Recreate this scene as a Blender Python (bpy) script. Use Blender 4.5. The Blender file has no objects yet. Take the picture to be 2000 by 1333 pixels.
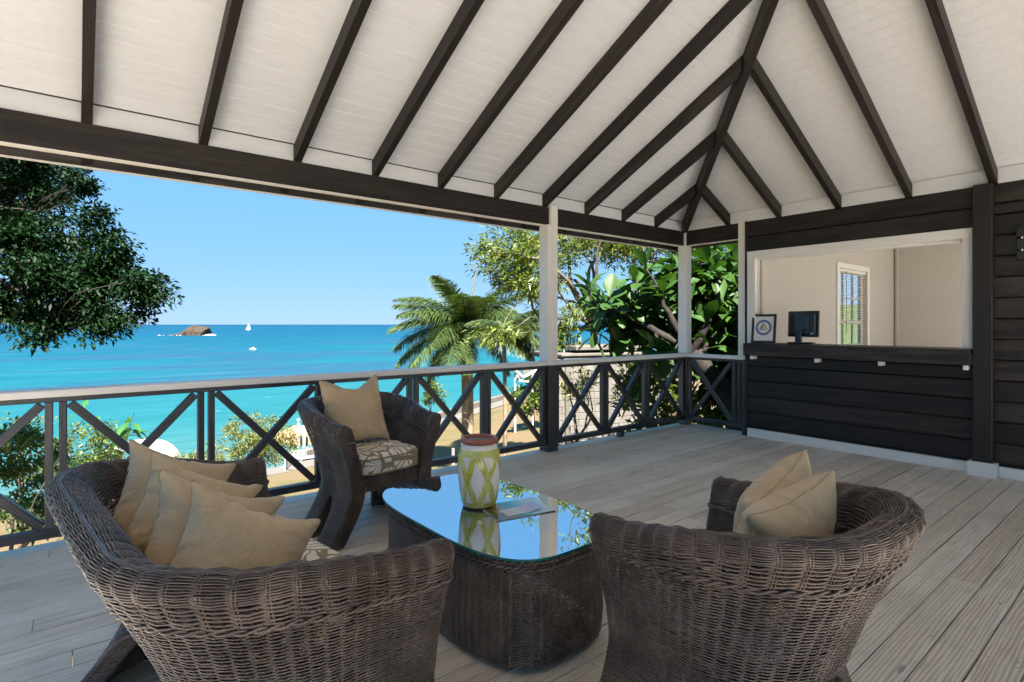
import bpy, bmesh, math, random
import numpy as np
from mathutils import Matrix, Vector, noise as mnoise

R = math.radians
rnd = random.Random(7)
rng = np.random.default_rng(7)
scene = bpy.context.scene
COL = scene.collection

# ------------------------------------------------------------------ camera
EYE = 1.28                      # camera height above the deck
PSI = 0.896                     # heading, measured from world +X towards +Y
FPX = 1066.6                    # focal length in pixels of a 2000 px wide frame
cam = bpy.data.cameras.new('camera')
cam.sensor_width = 36.0
cam.lens = FPX / 2000.0 * 36.0
cam.shift_y = (634.0 - 666.5) / 2000.0
cam.clip_start = 0.05
cam.clip_end = 60000
camo = bpy.data.objects.new('camera', cam)
camo.location = (0, 0, EYE)
camo.rotation_euler = (R(90), 0, PSI - R(90))
COL.objects.link(camo)
scene.camera = camo

# ------------------------------------------------------------------ light
SUN_EL, SUN_AZ = R(55), math.atan2(-0.47, -0.88)      # azimuth as atan2(x, y) of the direction to the sun
world = bpy.data.worlds.new('World')
scene.world = world
world.use_nodes = True
wn = world.node_tree.nodes
wl = world.node_tree.links
bg = wn['Background']
sky = wn.new('ShaderNodeTexSky')
sky.sky_type = 'NISHITA'
sky.sun_disc = False
sky.sun_elevation = SUN_EL
sky.sun_rotation = SUN_AZ
sky.altitude = 1500
sky.air_density = 1.0
sky.dust_density = 0.1
sky.ozone_density = 2.5
tint = wn.new('ShaderNodeMix'); tint.data_type = 'RGBA'; tint.blend_type = 'MULTIPLY'
tint.inputs[0].default_value = 1.0
tint.inputs[7].default_value = (.66, .84, 1.0, 1)
soft = wn.new('ShaderNodeGamma'); soft.inputs[1].default_value = 0.62
wl.new(sky.outputs[0], soft.inputs[0])
wl.new(soft.outputs[0], tint.inputs[6])
grade = wn.new('ShaderNodeVectorMath'); grade.operation = 'MULTIPLY_ADD'
grade.inputs[1].default_value = (.52, .31, .06)
grade.inputs[2].default_value = (.37, 1.60, 3.58)
wl.new(tint.outputs[2], grade.inputs[0])
wl.new(grade.outputs[0], bg.inputs[0])
bg.inputs[1].default_value = 0.05

sun = bpy.data.lights.new('sun', 'SUN')
sun.energy = 4.8
sun.angle = R(0.53)
sun.color = (1.0, 0.955, 0.89)
suno = bpy.data.objects.new('sun', sun)
sd = Vector((math.sin(SUN_AZ) * math.cos(SUN_EL), math.cos(SUN_AZ) * math.cos(SUN_EL), math.sin(SUN_EL)))
suno.rotation_euler = sd.to_track_quat('Z', 'Y').to_euler()
suno.location = sd * 40
COL.objects.link(suno)

vs = scene.view_settings
vs.view_transform = 'Standard'
vs.look = 'None'
vs.exposure = 2.57
vs.gamma = 1.0
vs.use_curve_mapping = False
scene.cycles.use_denoising = True
scene.cycles.max_bounces = 10
scene.cycles.diffuse_bounces = 7
scene.cycles.transparent_max_bounces = 12
scene.cycles.sample_clamp_indirect = 6
scene.cycles.caustics_reflective = False
scene.cycles.caustics_refractive = False

# ------------------------------------------------------------------ object helpers
WM = {}


def wmat(o):
    return WM.get(o.name, Matrix.Identity(4)) if o else Matrix.Identity(4)


def place(o, parent=None, M=None):
    """link an object, give it the WORLD matrix M and hang it on parent"""
    M = M if M is not None else Matrix.Identity(4)
    COL.objects.link(o)
    WM[o.name] = M.copy()
    if parent:
        o.parent = parent
        o.matrix_local = wmat(parent).inverted() @ M
    else:
        o.matrix_world = M
    return o


def obj(name, mesh, mat=None, parent=None, M=None):
    o = bpy.data.objects.new(name, mesh)
    if mat is not None:
        mats = mat if isinstance(mat, (list, tuple)) else [mat]
        if len(mesh.materials) == 0:
            for m in mats:
                mesh.materials.append(m)
    return place(o, parent, M)


def tag(o, label=None, cat=None, group=None, kind=None):
    if label: o['label'] = label
    if cat: o['category'] = cat
    if group: o['group'] = group
    if kind: o['kind'] = kind
    return o


def thing(name, label, cat, loc=(0, 0, 0), rz=0.0, group=None, M=None):
    o = bpy.data.objects.new(name, None)
    o.empty_display_size = 0.1
    place(o, None, M if M is not None else Matrix.Translation(loc) @ Matrix.Rotation(rz, 4, 'Z'))
    return tag(o, label, cat, group)


def mesh_np(name, V, F, smooth=False, sizes=None):
    """V (n,3); F (m,k) array of equal sized faces, or flat list of lists"""
    me = bpy.data.meshes.new(name)
    V = np.asarray(V, dtype=np.float32)
    if isinstance(F, np.ndarray):
        m, k = F.shape
        me.vertices.add(len(V)); me.vertices.foreach_set('co', V.ravel())
        me.loops.add(m * k); me.loops.foreach_set('vertex_index', F.astype(np.int32).ravel())
        me.polygons.add(m)
        me.polygons.foreach_set('loop_start', np.arange(0, m * k, k, dtype=np.int32))
        me.polygons.foreach_set('loop_total', np.full(m, k, dtype=np.int32))
        me.update(calc_edges=True)
    else:
        me.from_pydata([tuple(v) for v in V], [], [tuple(f) for f in F])
        me.update()
    if smooth:
        me.polygons.foreach_set('use_smooth', np.ones(len(me.polygons), dtype=bool))
    return me


_C8 = [(sx, sy, sz) for sx in (-1, 1) for sy in (-1, 1) for sz in (-1, 1)]


def cbox(sx, sy, sz, b=0.003):
    """chamfered box of full size sx, sy, sz centred on the origin -> verts, faces"""
    h = np.array([sx, sy, sz]) / 2.0
    b = min(b, 0.45 * min(sx, sy, sz))
    V, idx = [], {}
    for c in _C8:
        for a in range(3):
            p = [c[i] * (h[i] - (0 if i == a else b)) for i in range(3)]
            idx[(c, a)] = len(V); V.append(p)
    F = []

    def add(f):
        P = [np.array(V[i]) for i in f]
        n = np.cross(P[1] - P[0], P[2] - P[0])
        if np.dot(n, sum(P) / len(P)) < 0: f = f[::-1]
        F.append(f)
    for a in range(3):
        o1, o2 = [i for i in range(3) if i != a]
        for s in (-1, 1):
            f = []
            for s1, s2 in ((-1, -1), (1, -1), (1, 1), (-1, 1)):
                c = [0, 0, 0]; c[a] = s; c[o1] = s1; c[o2] = s2
                f.append(idx[(tuple(c), a)])
            add(f)
        for s1 in (-1, 1):           # edges parallel to axis a
            for s2 in (-1, 1):
                ca = [0, 0, 0]; ca[o1] = s1; ca[o2] = s2
                c0 = list(ca); c0[a] = -1; c1 = list(ca); c1[a] = 1
                c0, c1 = tuple(c0), tuple(c1)
                add([idx[(c0, o1)], idx[(c1, o1)], idx[(c1, o2)], idx[(c0, o2)]])
    for c in _C8:
        add([idx[(c, 0)], idx[(c, 1)], idx[(c, 2)]])
    return V, F


_boxcache = {}


def box(name, lo, hi, mat, parent=None, b=0.003, along=None):
    """axis aligned chamfered box from lo to hi in WORLD space, its local X along its grain"""
    lo = Vector(lo); hi = Vector(hi)
    c = (lo + hi) / 2; s = hi - lo
    ax = along if along is not None else max(range(3), key=lambda i: s[i])
    if ax == 0: rot = Matrix.Identity(4); d = (s.x, s.y, s.z)
    elif ax == 1: rot = Matrix.Rotation(R(90), 4, 'Z'); d = (s.y, s.x, s.z)
    else: rot = Matrix.Rotation(R(-90), 4, 'Y'); d = (s.z, s.y, s.x)
    return bar(name, d, mat, parent, Matrix.Translation(c) @ rot, b)


def bar(name, size, mat, parent=None, M=None, b=0.003):
    key = (tuple(round(x, 4) for x in size), round(b, 4), mat.name)
    me = _boxcache.get(key)
    if me is None:
        V, F = cbox(*size, b)
        me = mesh_np(name, V, F)
        me.materials.append(mat)
        _boxcache[key] = me
    return obj(name, me, None, parent, M)


def beam_between(name, p0, p1, w, h, mat, parent=None, up=(0, 0, 1), b=0.003):
    """bar from p0 to p1; w is across, h is along up"""
    p0 = Vector(p0); p1 = Vector(p1)
    x = (p1 - p0); L = x.length; x.normalize()
    u = Vector(up); y = u.cross(x).normalized(); z = x.cross(y).normalized()
    M = Matrix((x, y, z)).transposed().to_4x4()
    M.translation = (p0 + p1) / 2
    return bar(name, (L, w, h), mat, parent, M, b)


def tube_np(P, rad, k=8, cap=True):
    """tube along polyline P with radii rad -> V, F(quads)"""
    P = np.asarray(P, float); n = len(P)
    rad = np.broadcast_to(np.asarray(rad, float), (n,))
    T = np.gradient(P, axis=0); T /= np.linalg.norm(T, axis=1)[:, None] + 1e-9
    ref = np.array([0, 0, 1.0]) if abs(T[0, 2]) < 0.9 else np.array([1.0, 0, 0])
    A = np.cross(T, ref); A /= np.linalg.norm(A, axis=1)[:, None] + 1e-9
    B = np.cross(T, A)
    a = np.linspace(0, 2 * np.pi, k, endpoint=False)
    V = P[:, None, :] + rad[:, None, None] * (np.cos(a)[None, :, None] * A[:, None, :] + np.sin(a)[None, :, None] * B[:, None, :])
    V = V.reshape(-1, 3)
    i = np.arange(n - 1)[:, None] * k; j = np.arange(k)[None, :]; j2 = (j + 1) % k
    F = np.stack([i + j, i + j2, i + k + j2, i + k + j], axis=-1).reshape(-1, 4)
    return V, F


class Acc:
    """collects equal sized faces into one mesh"""
    def __init__(s): s.V = []; s.F = []; s.n = 0

    def add(s, V, F):
        V = np.asarray(V, float)
        s.V.append(V); s.F.append(np.asarray(F) + s.n); s.n += len(V)

    def mesh(s, name, smooth=False):
        return mesh_np(name, np.concatenate(s.V), np.concatenate(s.F), smooth)


def lathe(prof, k=48):
    prof = np.asarray(prof, float); n = len(prof)
    a = np.linspace(0, 2 * np.pi, k, endpoint=False)
    V = np.stack([prof[:, 0:1] * np.cos(a), prof[:, 0:1] * np.sin(a), np.repeat(prof[:, 1:2], k, 1)], -1).reshape(-1, 3)
    i = np.arange(n - 1)[:, None] * k; j = np.arange(k)[None, :]; j2 = (j + 1) % k
    F = np.stack([i + j, i + j2, i + k + j2, i + k + j], -1).reshape(-1, 4)
    return V, F


def smoothstep(a, b, x):
    t = np.clip((np.asarray(x, float) - a) / (b - a), 0, 1)
    return t * t * (3 - 2 * t)

# ------------------------------------------------------------------ materials


class Mat:
    def __init__(s, name, base=(.5, .5, .5), rough=.6, spec=.5, metal=0.0):
        s.m = bpy.data.materials.new(name); s.m.use_nodes = True
        s.n = s.m.node_tree.nodes; s.l = s.m.node_tree.links
        s.b = s.n['Principled BSDF']
        s.b.inputs['Base Color'].default_value = (*base, 1)
        s.b.inputs['Roughness'].default_value = rough
        s.b.inputs['Specular IOR Level'].default_value = spec
        s.b.inputs['Metallic'].default_value = metal

    def new(s, t, **kw):
        n = s.n.new(t)
        for k, v in kw.items(): setattr(n, k, v)
        return n

    def link(s, a, b): s.l.new(a, b)

    def coord(s, scale=(1, 1, 1), src='Object', random_offset=True):
        tc = s.new('ShaderNodeTexCoord')
        mp = s.new('ShaderNodeMapping')
        mp.inputs['Scale'].default_value = scale
        s.link(tc.outputs[src], mp.inputs['Vector'])
        if random_offset:
            oi = s.new('ShaderNodeObjectInfo')
            mu = s.math('MULTIPLY', oi.outputs['Random'], 37.0)
            cx = s.new('ShaderNodeCombineXYZ')
            for i in range(3): s.link(mu, cx.inputs[i])
            s.link(cx.outputs[0], mp.inputs['Location'])
        return mp.outputs[0]

    def noise(s, vec, scale=5, detail=4, rough=.55, dist=0.0):
        n = s.new('ShaderNodeTexNoise')
        n.inputs['Scale'].default_value = scale; n.inputs['Detail'].default_value = detail
        n.inputs['Roughness'].default_value = rough; n.inputs['Distortion'].default_value = dist
        s.link(vec, n.inputs['Vector'])
        return n.outputs['Fac']

    def math(s, op, a, b=None, clamp=False):
        n = s.new('ShaderNodeMath', operation=op); n.use_clamp = clamp
        for i, v in enumerate((a, b)):
            if v is None: continue
            if isinstance(v, (int, float)): n.inputs[i].default_value = v
            else: s.link(v, n.inputs[i])
        return n.outputs[0]

    def ramp(s, fac, stops, interp='LINEAR'):
        r = s.new('ShaderNodeValToRGB'); r.color_ramp.interpolation = interp
        e = r.color_ramp.elements
        while len(e) < len(stops): e.new(0.5)
        for i, (p, c) in enumerate(stops):
            e[i].position = p
            e[i].color = (*c, 1) if not isinstance(c, (int, float)) else (c, c, c, 1)
        s.link(fac, r.inputs[0])
        return r.outputs[0]

    def mix(s, fac, a, b, mode='MIX'):
        n = s.new('ShaderNodeMix', data_type='RGBA', blend_type=mode)
        for sock, v in ((n.inputs[0], fac), (n.inputs[6], a), (n.inputs[7], b)):
            if isinstance(v, (int, float)): sock.default_value = v
            elif isinstance(v, tuple): sock.default_value = (*v, 1)
            else: s.link(v, sock)
        return n.outputs[2]

    def color(s, c): s.link(c, s.b.inputs['Base Color']); return s

    def rough(s, c): s.link(c, s.b.inputs['Roughness']); return s

    def bump(s, h, strength=.3, dist=.01):
        n = s.new('ShaderNodeBump')
        n.inputs['Strength'].default_value = strength; n.inputs['Distance'].default_value = dist
        s.link(h, n.inputs['Height']); s.link(n.outputs[0], s.b.inputs['Normal'])
        return s

    def random(s):
        return s.new('ShaderNodeObjectInfo').outputs['Random']


def wood_mat(name, c0, c1, c2, rough=.6, bumpd=.003, grain=1.0, tone=.25, spec=.4, knots=True):
    m = Mat(name, c1, rough, spec)
    v = m.coord((1.1 * grain, 14 * grain, 14 * grain))
    n1 = m.noise(v, 2.2, 5, .6, .9)
    v2 = m.coord((6 * grain, 190 * grain, 190 * grain))
    n2 = m.noise(v2, 1.0, 3, .6)
    w = m.new('ShaderNodeTexWave', wave_type='BANDS', bands_direction='Y')
    w.inputs['Scale'].default_value = 2.4; w.inputs['Distortion'].default_value = 9; w.inputs['Detail'].default_value = 2
    w.inputs['Detail Scale'].default_value = .8
    v3 = m.coord((.55 * grain, 9 * grain, 5 * grain)); m.link(v3, w.inputs['Vector'])
    f = m.math('ADD', m.math('MULTIPLY', n1, .55), m.math('MULTIPLY', w.outputs['Fac'], .3))
    f = m.math('ADD', f, m.math('MULTIPLY', m.math('SUBTRACT', n2, .5), .5))
    f = m.math('ADD', f, m.math('MULTIPLY', m.math('SUBTRACT', m.random(), .5), tone))
    col = m.ramp(f, [(.2, c0), (.5, c1), (.8, c2)])
    if knots:
        vk = m.new('ShaderNodeTexVoronoi'); vk.inputs['Scale'].default_value = 1.0
        m.link(m.coord((1.3, 5.0, 5.0)), vk.inputs['Vector'])
        k = m.ramp(vk.outputs['Distance'], [(.0, 1.0), (.045, .85), (.075, 0.0)])
        dk = tuple(x * .38 for x in c0)
        col = m.mix(m.math('MULTIPLY', k, .8), col, dk)
    m.color(col)
    m.bump(m.math('ADD', n2, m.math('MULTIPLY', n1, .6)), .5, bumpd)
    m.rough(m.math('ADD', m.math('MULTIPLY', n1, .25), rough - .12))
    return m.m


M_DECK = wood_mat('deck_wood', (.50, .395, .295), (.75, .655, .55), (.83, .755, .67), .46, .002, 1.0, .20)
_dt = M_DECK.node_tree
_d = Mat.__new__(Mat); _d.m = M_DECK; _d.n = _dt.nodes; _d.l = _dt.links; _d.b = _dt.nodes['Principled BSDF']
_old = _d.b.inputs['Base Color'].links[0].from_socket
_g = _d.new('ShaderNodeNewGeometry'); _s = _d.new('ShaderNodeSeparateXYZ'); _d.link(_g.outputs['Position'], _s.inputs[0])
_t = _d.new('ShaderNodeTexCoord'); _s2 = _d.new('ShaderNodeSeparateXYZ'); _d.link(_t.outputs['Object'], _s2.inputs[0])
_fx = _d.math('MULTIPLY', _d.math('SUBTRACT', _d.math('FRACT', _d.math('MULTIPLY', _s.outputs[0], 1 / .61)), .5), .61)
_fy = _d.math('SUBTRACT', _d.math('ABSOLUTE', _s2.outputs[1]), .042)
_rr = _d.math('ADD', _d.math('MULTIPLY', _fx, _fx), _d.math('MULTIPLY', _fy, _fy))
_nail = _d.math('LESS_THAN', _rr, .0042 ** 2)
_st = _d.ramp(_d.noise(_g.outputs['Position'], 1.6, 5, .65), [(.3, .80), (.55, 1.0), (.8, 1.06)])
_sp = _d.ramp(_d.noise(_g.outputs['Position'], 21, 2, .5), [(.24, .45), (.28, 1.0)])
_c = _d.mix(1.0, _d.mix(1.0, _old, _st, 'MULTIPLY'), _sp, 'MULTIPLY')
_d.color(_d.mix(_d.math('MULTIPLY', _nail, .75), _c, (.05, .045, .04)))
M_DARK = wood_mat('dark_stained_wood', (.007, .005, .0045), (.0175, .0125, .0105), (.046, .036, .031), .5, .0025, 1.0, .25, .38, False)
M_RAIL = wood_mat('weathered_black_wood', (.010, .0095, .0105), (.024, .023, .027), (.075, .075, .088), .42, .003, 1.0, .25, .75, False)


def paint_mat(name, c, rough=.5, wear=.06):
    m = Mat(name, c, rough, .4)
    v = m.coord((2, 9, 9))
    n = m.noise(v, 2.5, 5, .6)
    n2 = m.noise(m.coord((30, 60, 60)), 2, 2, .5)
    m.color(m.ramp(n, [(.3, tuple(x * (1 - wear * 1.6) for x in c)), (.7, c)]))
    m.bump(m.math('ADD', n2, n), .15, .0015)
    return m.m


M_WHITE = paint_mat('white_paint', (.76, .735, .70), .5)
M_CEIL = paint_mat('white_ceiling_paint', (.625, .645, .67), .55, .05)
M_TRIM = paint_mat('white_trim_paint', (.80, .78, .74), .4)
M_WALLIN = paint_mat('beige_wall_paint', (.50, .465, .42), .7, .03)

m = Mat('wicker_strand', (.06, .042, .034), .4, .5)
n1 = m.noise(m.coord((1, 1, 1)), 9, 4, .6)
n2 = m.noise(m.coord((40, 40, 160)), 3, 3, .6)
f = m.math('ADD', m.math('MULTIPLY', n1, .6), m.math('MULTIPLY', n2, .45))
m.color(m.ramp(f, [(.3, (.030, .020, .016)), (.5, (.080, .056, .046)), (.72, (.205, .150, .122))]))
m.rough(m.math('ADD', m.math('MULTIPLY', n2, .22), .22))
M_WICK = m.m
M_WICKDARK = Mat('wicker_inner_dark', (.012, .009, .008), .7, .3).m

m = Mat('taupe_pillow_cloth', (.36, .26, .155), .8, .25)
n1 = m.noise(m.coord((1, 1, 1)), 7, 4, .55)
wv = m.noise(m.coord((420, 420, 420)), 1.5, 2, .5)
m.color(m.ramp(m.math('ADD', m.math('MULTIPLY', n1, .7), m.math('MULTIPLY', wv, .3)), [(.3, (.44, .31, .18)), (.7, (.56, .41, .25))]))
cr = m.noise(m.coord((1, 1.7, 1)), 4.2, 5, .5, 2.4)
m.bump(m.math('ADD', m.math('MULTIPLY', cr, 1.0), m.math('MULTIPLY', wv, .035)), .62, .022)
m.b.inputs['Sheen Weight'].default_value = .25
M_PILLOW = m.m
M_SEAM = Mat('pillow_seam', (.33, .24, .145), .8, .2).m

# seat cushion print: fans of palm ribs in taupe on cream
m = Mat('palm_print_cloth', (.75, .70, .62), .8, .25)
tc = m.coord((1, 1, 1), 'Object', False)
vo = m.new('ShaderNodeTexVoronoi', feature='F1'); vo.inputs['Scale'].default_value = 7.5; vo.inputs['Randomness'].default_value = .8
m.link(tc, vo.inputs['Vector'])
sub = m.new('ShaderNodeVectorMath', operation='SUBTRACT'); m.link(tc, sub.inputs[0]); m.link(vo.outputs['Position'], sub.inputs[1])
sp = m.new('ShaderNodeSeparateXYZ'); m.link(sub.outputs[0], sp.inputs[0])
wob = m.noise(tc, 9, 2, .5)
ang = m.math('ARCTAN2', m.math('ADD', sp.outputs[1], sp.outputs[2]), m.math('ADD', sp.outputs[0], .035))
ang = m.math('ADD', ang, m.math('MULTIPLY', wob, 1.2))
st = m.math('SINE', m.math('MULTIPLY', ang, 13.0))
stripe = m.ramp(st, [(.0, 0.0), (.60, 0.0), (.72, 1.0)])
ve = m.new('ShaderNodeTexVoronoi', feature='DISTANCE_TO_EDGE'); ve.inputs['Scale'].default_value = 7.5; ve.inputs['Randomness'].default_value = .8
m.link(tc, ve.inputs['Vector'])
edge = m.ramp(ve.outputs['Distance'], [(.0, 1.0), (.035, 1.0), (.05, 0.0)])
patt = m.math('MAXIMUM', stripe, edge)
wv = m.noise(m.coord((400, 400, 400)), 1.5, 2, .5)
m.color(m.mix(patt, (.74, .69, .61), (.27, .205, .125)))
m.bump(m.math('ADD', wv, m.math('MULTIPLY', patt, -.3)), .3, .002)
M_CUSH = m.m
M_PIPING = Mat('cushion_piping', (.27, .205, .12), .8, .2).m

# ------------------------------------------------------------------ sea and land
SEA_Z = -8.7


def shore_y(X):
    X = np.asarray(X, float)
    return 41.5 - 3.5 * smoothstep(-6, 9, X) + 0.52 * np.maximum(X - 10, 0) + 1.2 * np.sin(X * .31) * (X < 6)


def ground_z(X, Y):
    q = shore_y(X) - Y
    z = -8.95 + .55 * smoothstep(-2, 1.5, q) + 1.15 * smoothstep(1.5, 5.0, q) + 4.7 * np.clip((q - 5) / 32, 0, 1.0)
    z = np.where(q < -2, -8.95 + (q + 2) * .06, z)
    z = z + 1.55 * smoothstep(4.5, 8.5, X) * smoothstep(17, 10, Y)
    z = z + 9 * smoothstep(60, 160, X) * smoothstep(0, 60, q)
    return z


def build_ground():
    xs = np.unique(np.concatenate([np.linspace(-220, -30, 30), np.linspace(-30, 60, 181), np.linspace(60, 300, 40)]))
    ys = np.unique(np.concatenate([np.linspace(-160, -8, 30), np.linspace(-8, 75, 167), np.linspace(75, 230, 30)]))
    X, Y = np.meshgrid(xs, ys, indexing='ij')
    Z = ground_z(X, Y)
    for i in range(X.shape[0]):
        for j in range(X.shape[1]):
            Z[i, j] += .16 * mnoise.noise(Vector((X[i, j] * .25, Y[i, j] * .25, 0)))
    # keep the earth under the veranda low
    Z = np.where((X < 13) & (Y < 4.6), np.minimum(Z, -.75), Z)
    V = np.stack([X, Y, Z], -1).reshape(-1, 3)
    nx, ny = X.shape
    i = np.arange(nx - 1)[:, None] * ny; j = np.arange(ny - 1)[None, :]
    F = np.stack([i + j, i + ny + j, i + ny + j + 1, i + j + 1], -1).reshape(-1, 4)
    m = Mat('ground_earth', (.3, .24, .15), .9, .2)
    g = m.new('ShaderNodeNewGeometry')
    n1 = m.noise(g.outputs['Position'], .35, 5, .6)
    n2 = m.noise(g.outputs['Position'], 6, 4, .7)
    f = m.math('ADD', m.math('MULTIPLY', n1, .7), m.math('MULTIPLY', n2, .3))
    grass = m.ramp(f, [(.36, (0.1336, 0.0859, 0.0477)), (.50, (0.1208, 0.0859, 0.04198)), (.60, (0.08901, 0.07946, 0.02862)), (.72, (0.0477, 0.06042, 0.0159))])
    s = m.new('ShaderNodeSeparateXYZ'); m.link(g.outputs['Position'], s.inputs[0])
    low = m.ramp(m.math('ADD', m.math('MULTIPLY', m.math('ADD', s.outputs[2], 8.6), .9), m.math('MULTIPLY', n2, .1)), [(.35, 1.0), (.7, 0.0)])
    hill = m.ramp(m.math('MULTIPLY', s.outputs[0], 1 / 100.0), [(.50, 0.0), (.60, 1.0)])
    grass = m.mix(hill, grass, m.ramp(n2, [(.35, (.025, .045, .012)), (.65, (.06, .085, .025))]))
    m.color(m.mix(low, grass, (.34, .26, .17)))
    m.bump(n2, .6, .06)
    o = obj('ground', mesh_np('ground', V, F, True), m.m)
    tag(o, kind='structure')


def build_sea():
    # one sheet to the horizon, finer near the land
    ys = np.concatenate([np.linspace(20, 200, 90), np.geomspace(205, 34000, 60)])
    xs = np.concatenate([-np.geomspace(30000, 130, 40), np.linspace(-120, 220, 60), np.geomspace(230, 34000, 40)])
    X, Y = np.meshgrid(xs, ys, indexing='ij')
    V = np.stack([X, Y, np.full_like(X, SEA_Z)], -1).reshape(-1, 3)
    nx, ny = X.shape
    i = np.arange(nx - 1)[:, None] * ny; j = np.arange(ny - 1)[None, :]
    F = np.stack([i + j, i + ny + j, i + ny + j + 1, i + j + 1], -1).reshape(-1, 4)
    m = Mat('sea_water', (.02, .3, .4), .4, .012)
    g = m.new('ShaderNodeNewGeometry')
    s = m.new('ShaderNodeSeparateXYZ'); m.link(g.outputs['Position'], s.inputs[0])
    # depth of the water grows with the distance from the shore
    dist = m.math('SUBTRACT', s.outputs[1], 36.0)
    mp = m.new('ShaderNodeMapping'); mp.inputs['Scale'].default_value = (.010, .016, 1); mp.inputs['Rotation'].default_value = (0, 0, R(-38))
    m.link(g.outputs['Position'], mp.inputs['Vector'])
    nb = m.noise(mp.outputs[0], 1.6, 5, .6, .5)
    nb2 = m.noise(mp.outputs[0], .55, 4, .6, .3)
    ld = m.math('LOGARITHM', m.math('MAXIMUM', dist, 1.0), 10.0)
    ld = m.math('ADD', ld, m.math('MULTIPLY', m.math('SUBTRACT', nb, .5), .55))
    depth = m.math('MULTIPLY', ld, 1 / 4.0)
    col = m.ramp(depth, [(.0, (0.0684, 0.1127, 0.1025)), (.25, (0.03052, 0.09864, 0.105)), (.38, (0.01263, 0.08688, 0.09994)), (.48, (0.005788, 0.07413, 0.09633)),
                         (.58, (0.002631, 0.05539, 0.0881)), (.70, (0.001579, 0.04132, 0.08094)), (1.0, (0.001579, 0.03287, 0.07172))])
    # reef and weed patches
    mp2 = m.new('ShaderNodeMapping'); mp2.inputs['Scale'].default_value = (.0085, .022, 1); mp2.inputs['Rotation'].default_value = (0, 0, R(-38))
    m.link(g.outputs['Position'], mp2.inputs['Vector'])
    reef = m.noise(mp2.outputs[0], 1.3, 6, .62, .4)
    rf = m.ramp(reef, [(.47, 0.0), (.60, 1.0)])
    band = m.ramp(depth, [(.42, 0.0), (.50, 1.0), (.60, 1.0), (.66, 0.0)])
    col = m.mix(m.math('MULTIPLY', m.math('MULTIPLY', rf, band), .85), col, (.013, .045, .085))
    # long swell streaks
    mp3 = m.new('ShaderNodeMapping'); mp3.inputs['Scale'].default_value = (.03, .16, 1); mp3.inputs['Rotation'].default_value = (0, 0, R(-38))
    m.link(g.outputs['Position'], mp3.inputs['Vector'])
    sw = m.noise(mp3.outputs[0], 1.0, 6, .7, .2)
    col = m.mix(m.math('MULTIPLY', m.ramp(sw, [(.5, 0.0), (.75, 1.0)]), .5), col, (.026, .115, .14))
    mp5 = m.new('ShaderNodeMapping'); mp5.inputs['Scale'].default_value = (.11, .60, 1); mp5.inputs['Rotation'].default_value = (0, 0, R(-36))
    m.link(g.outputs['Position'], mp5.inputs['Vector'])
    rip = m.noise(mp5.outputs[0], 1.0, 8, .75, .6)
    col = m.mix(1.0, col, m.ramp(rip, [(.30, (.74, .80, .86)), (.5, (1.0, 1.0, 1.0)), (.72, (1.22, 1.14, 1.10))]), 'MULTIPLY')
    caps = m.noise(mp5.outputs[0], 3.1, 3, .5)
    col = m.mix(m.ramp(caps, [(.745, 0.0), (.765, 1.0)]), col, (.30, .33, .35))
    m.color(col)
    mp4 = m.new('ShaderNodeMapping'); mp4.inputs['Scale'].default_value = (.5, 1.2, 1); mp4.inputs['Rotation'].default_value = (0, 0, R(-30))
    m.link(g.outputs['Position'], mp4.inputs['Vector'])
    m.bump(m.noise(mp4.outputs[0], 1.0, 5, .65), .5, .25)
    o = obj('sea', mesh_np('sea', V, F), m.m)
    tag(o, kind='structure')


build_ground()
build_sea()

# ------------------------------------------------------------------ veranda: deck, posts, rails
ROOF_X0, ROOF_Y0 = -1.35, -1.43          # left end and far eave of the roof
YB = 4.07                              # inner face of the sea beam
Z_BB, Z_BT = 2.283, 2.463              # beam bottom and top
PITCH = 0.51
WX = 6.03                              # face of the office wall
HIPX = 6.07


def build_deck():
    root = thing('deck', 'weathered grey pine plank deck of the veranda', 'deck', (0, 0, 0))
    root['kind'] = 'structure'
    pitch, w = .1315, .1262
    y = 4.20
    row = 0
    while y > -2.0:
        x0, x1 = -3.2, WX - .004
        cuts = [x0]
        xx = x0 + rnd.uniform(1.8, 4.2)
        if row == 0: xx = x0 + 5
        while xx < x1 - 1.0:
            cuts.append(xx); xx += rnd.uniform(3.2, 4.9)
        cuts.append(x1)
        if y > 3.2: cuts[-1] = 6.25
        for a, b_ in zip(cuts[:-1], cuts[1:]):
            dz = rnd.uniform(-.0012, .0008)
            box('plank', (a + .0012, y - w, -.028 + dz), (b_ - .0012, y, dz), M_DECK, root, .0022, along=0)
        y -= pitch; row += 1
    # joists and rim under the boards
    for k in range(4):
        yy = 4.08 - k * 1.7
        box('joist', (-3.2, yy - .06, -.24), (WX + .1, yy, -.0285), M_RAIL, root, .003, along=0)
    box('rim_board', (-3.2, 4.13, -.26), (6.25, 4.17, -.0285), M_RAIL, root, .003, along=0)


build_deck()
pale = Mat('bounce_terrace_stone', (.66, .63, .58), .85, .2)
pn = pale.noise(pale.coord((1, 1, 1)), 1.5, 5, .6)
pale.color(pale.ramp(pn, [(.3, (.44, .42, .39)), (.7, (.52, .50, .47))])); pale.bump(pn, .3, .01)
for lo_, hi_ in (((-9, -26, -.3), (5.9, -2.01, -.035)),):  # unseen pale slab added to bounce sunlight into the veranda
    tag(box('bounce_terrace', lo_, hi_, pale.m, None, .01), kind='structure')


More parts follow.
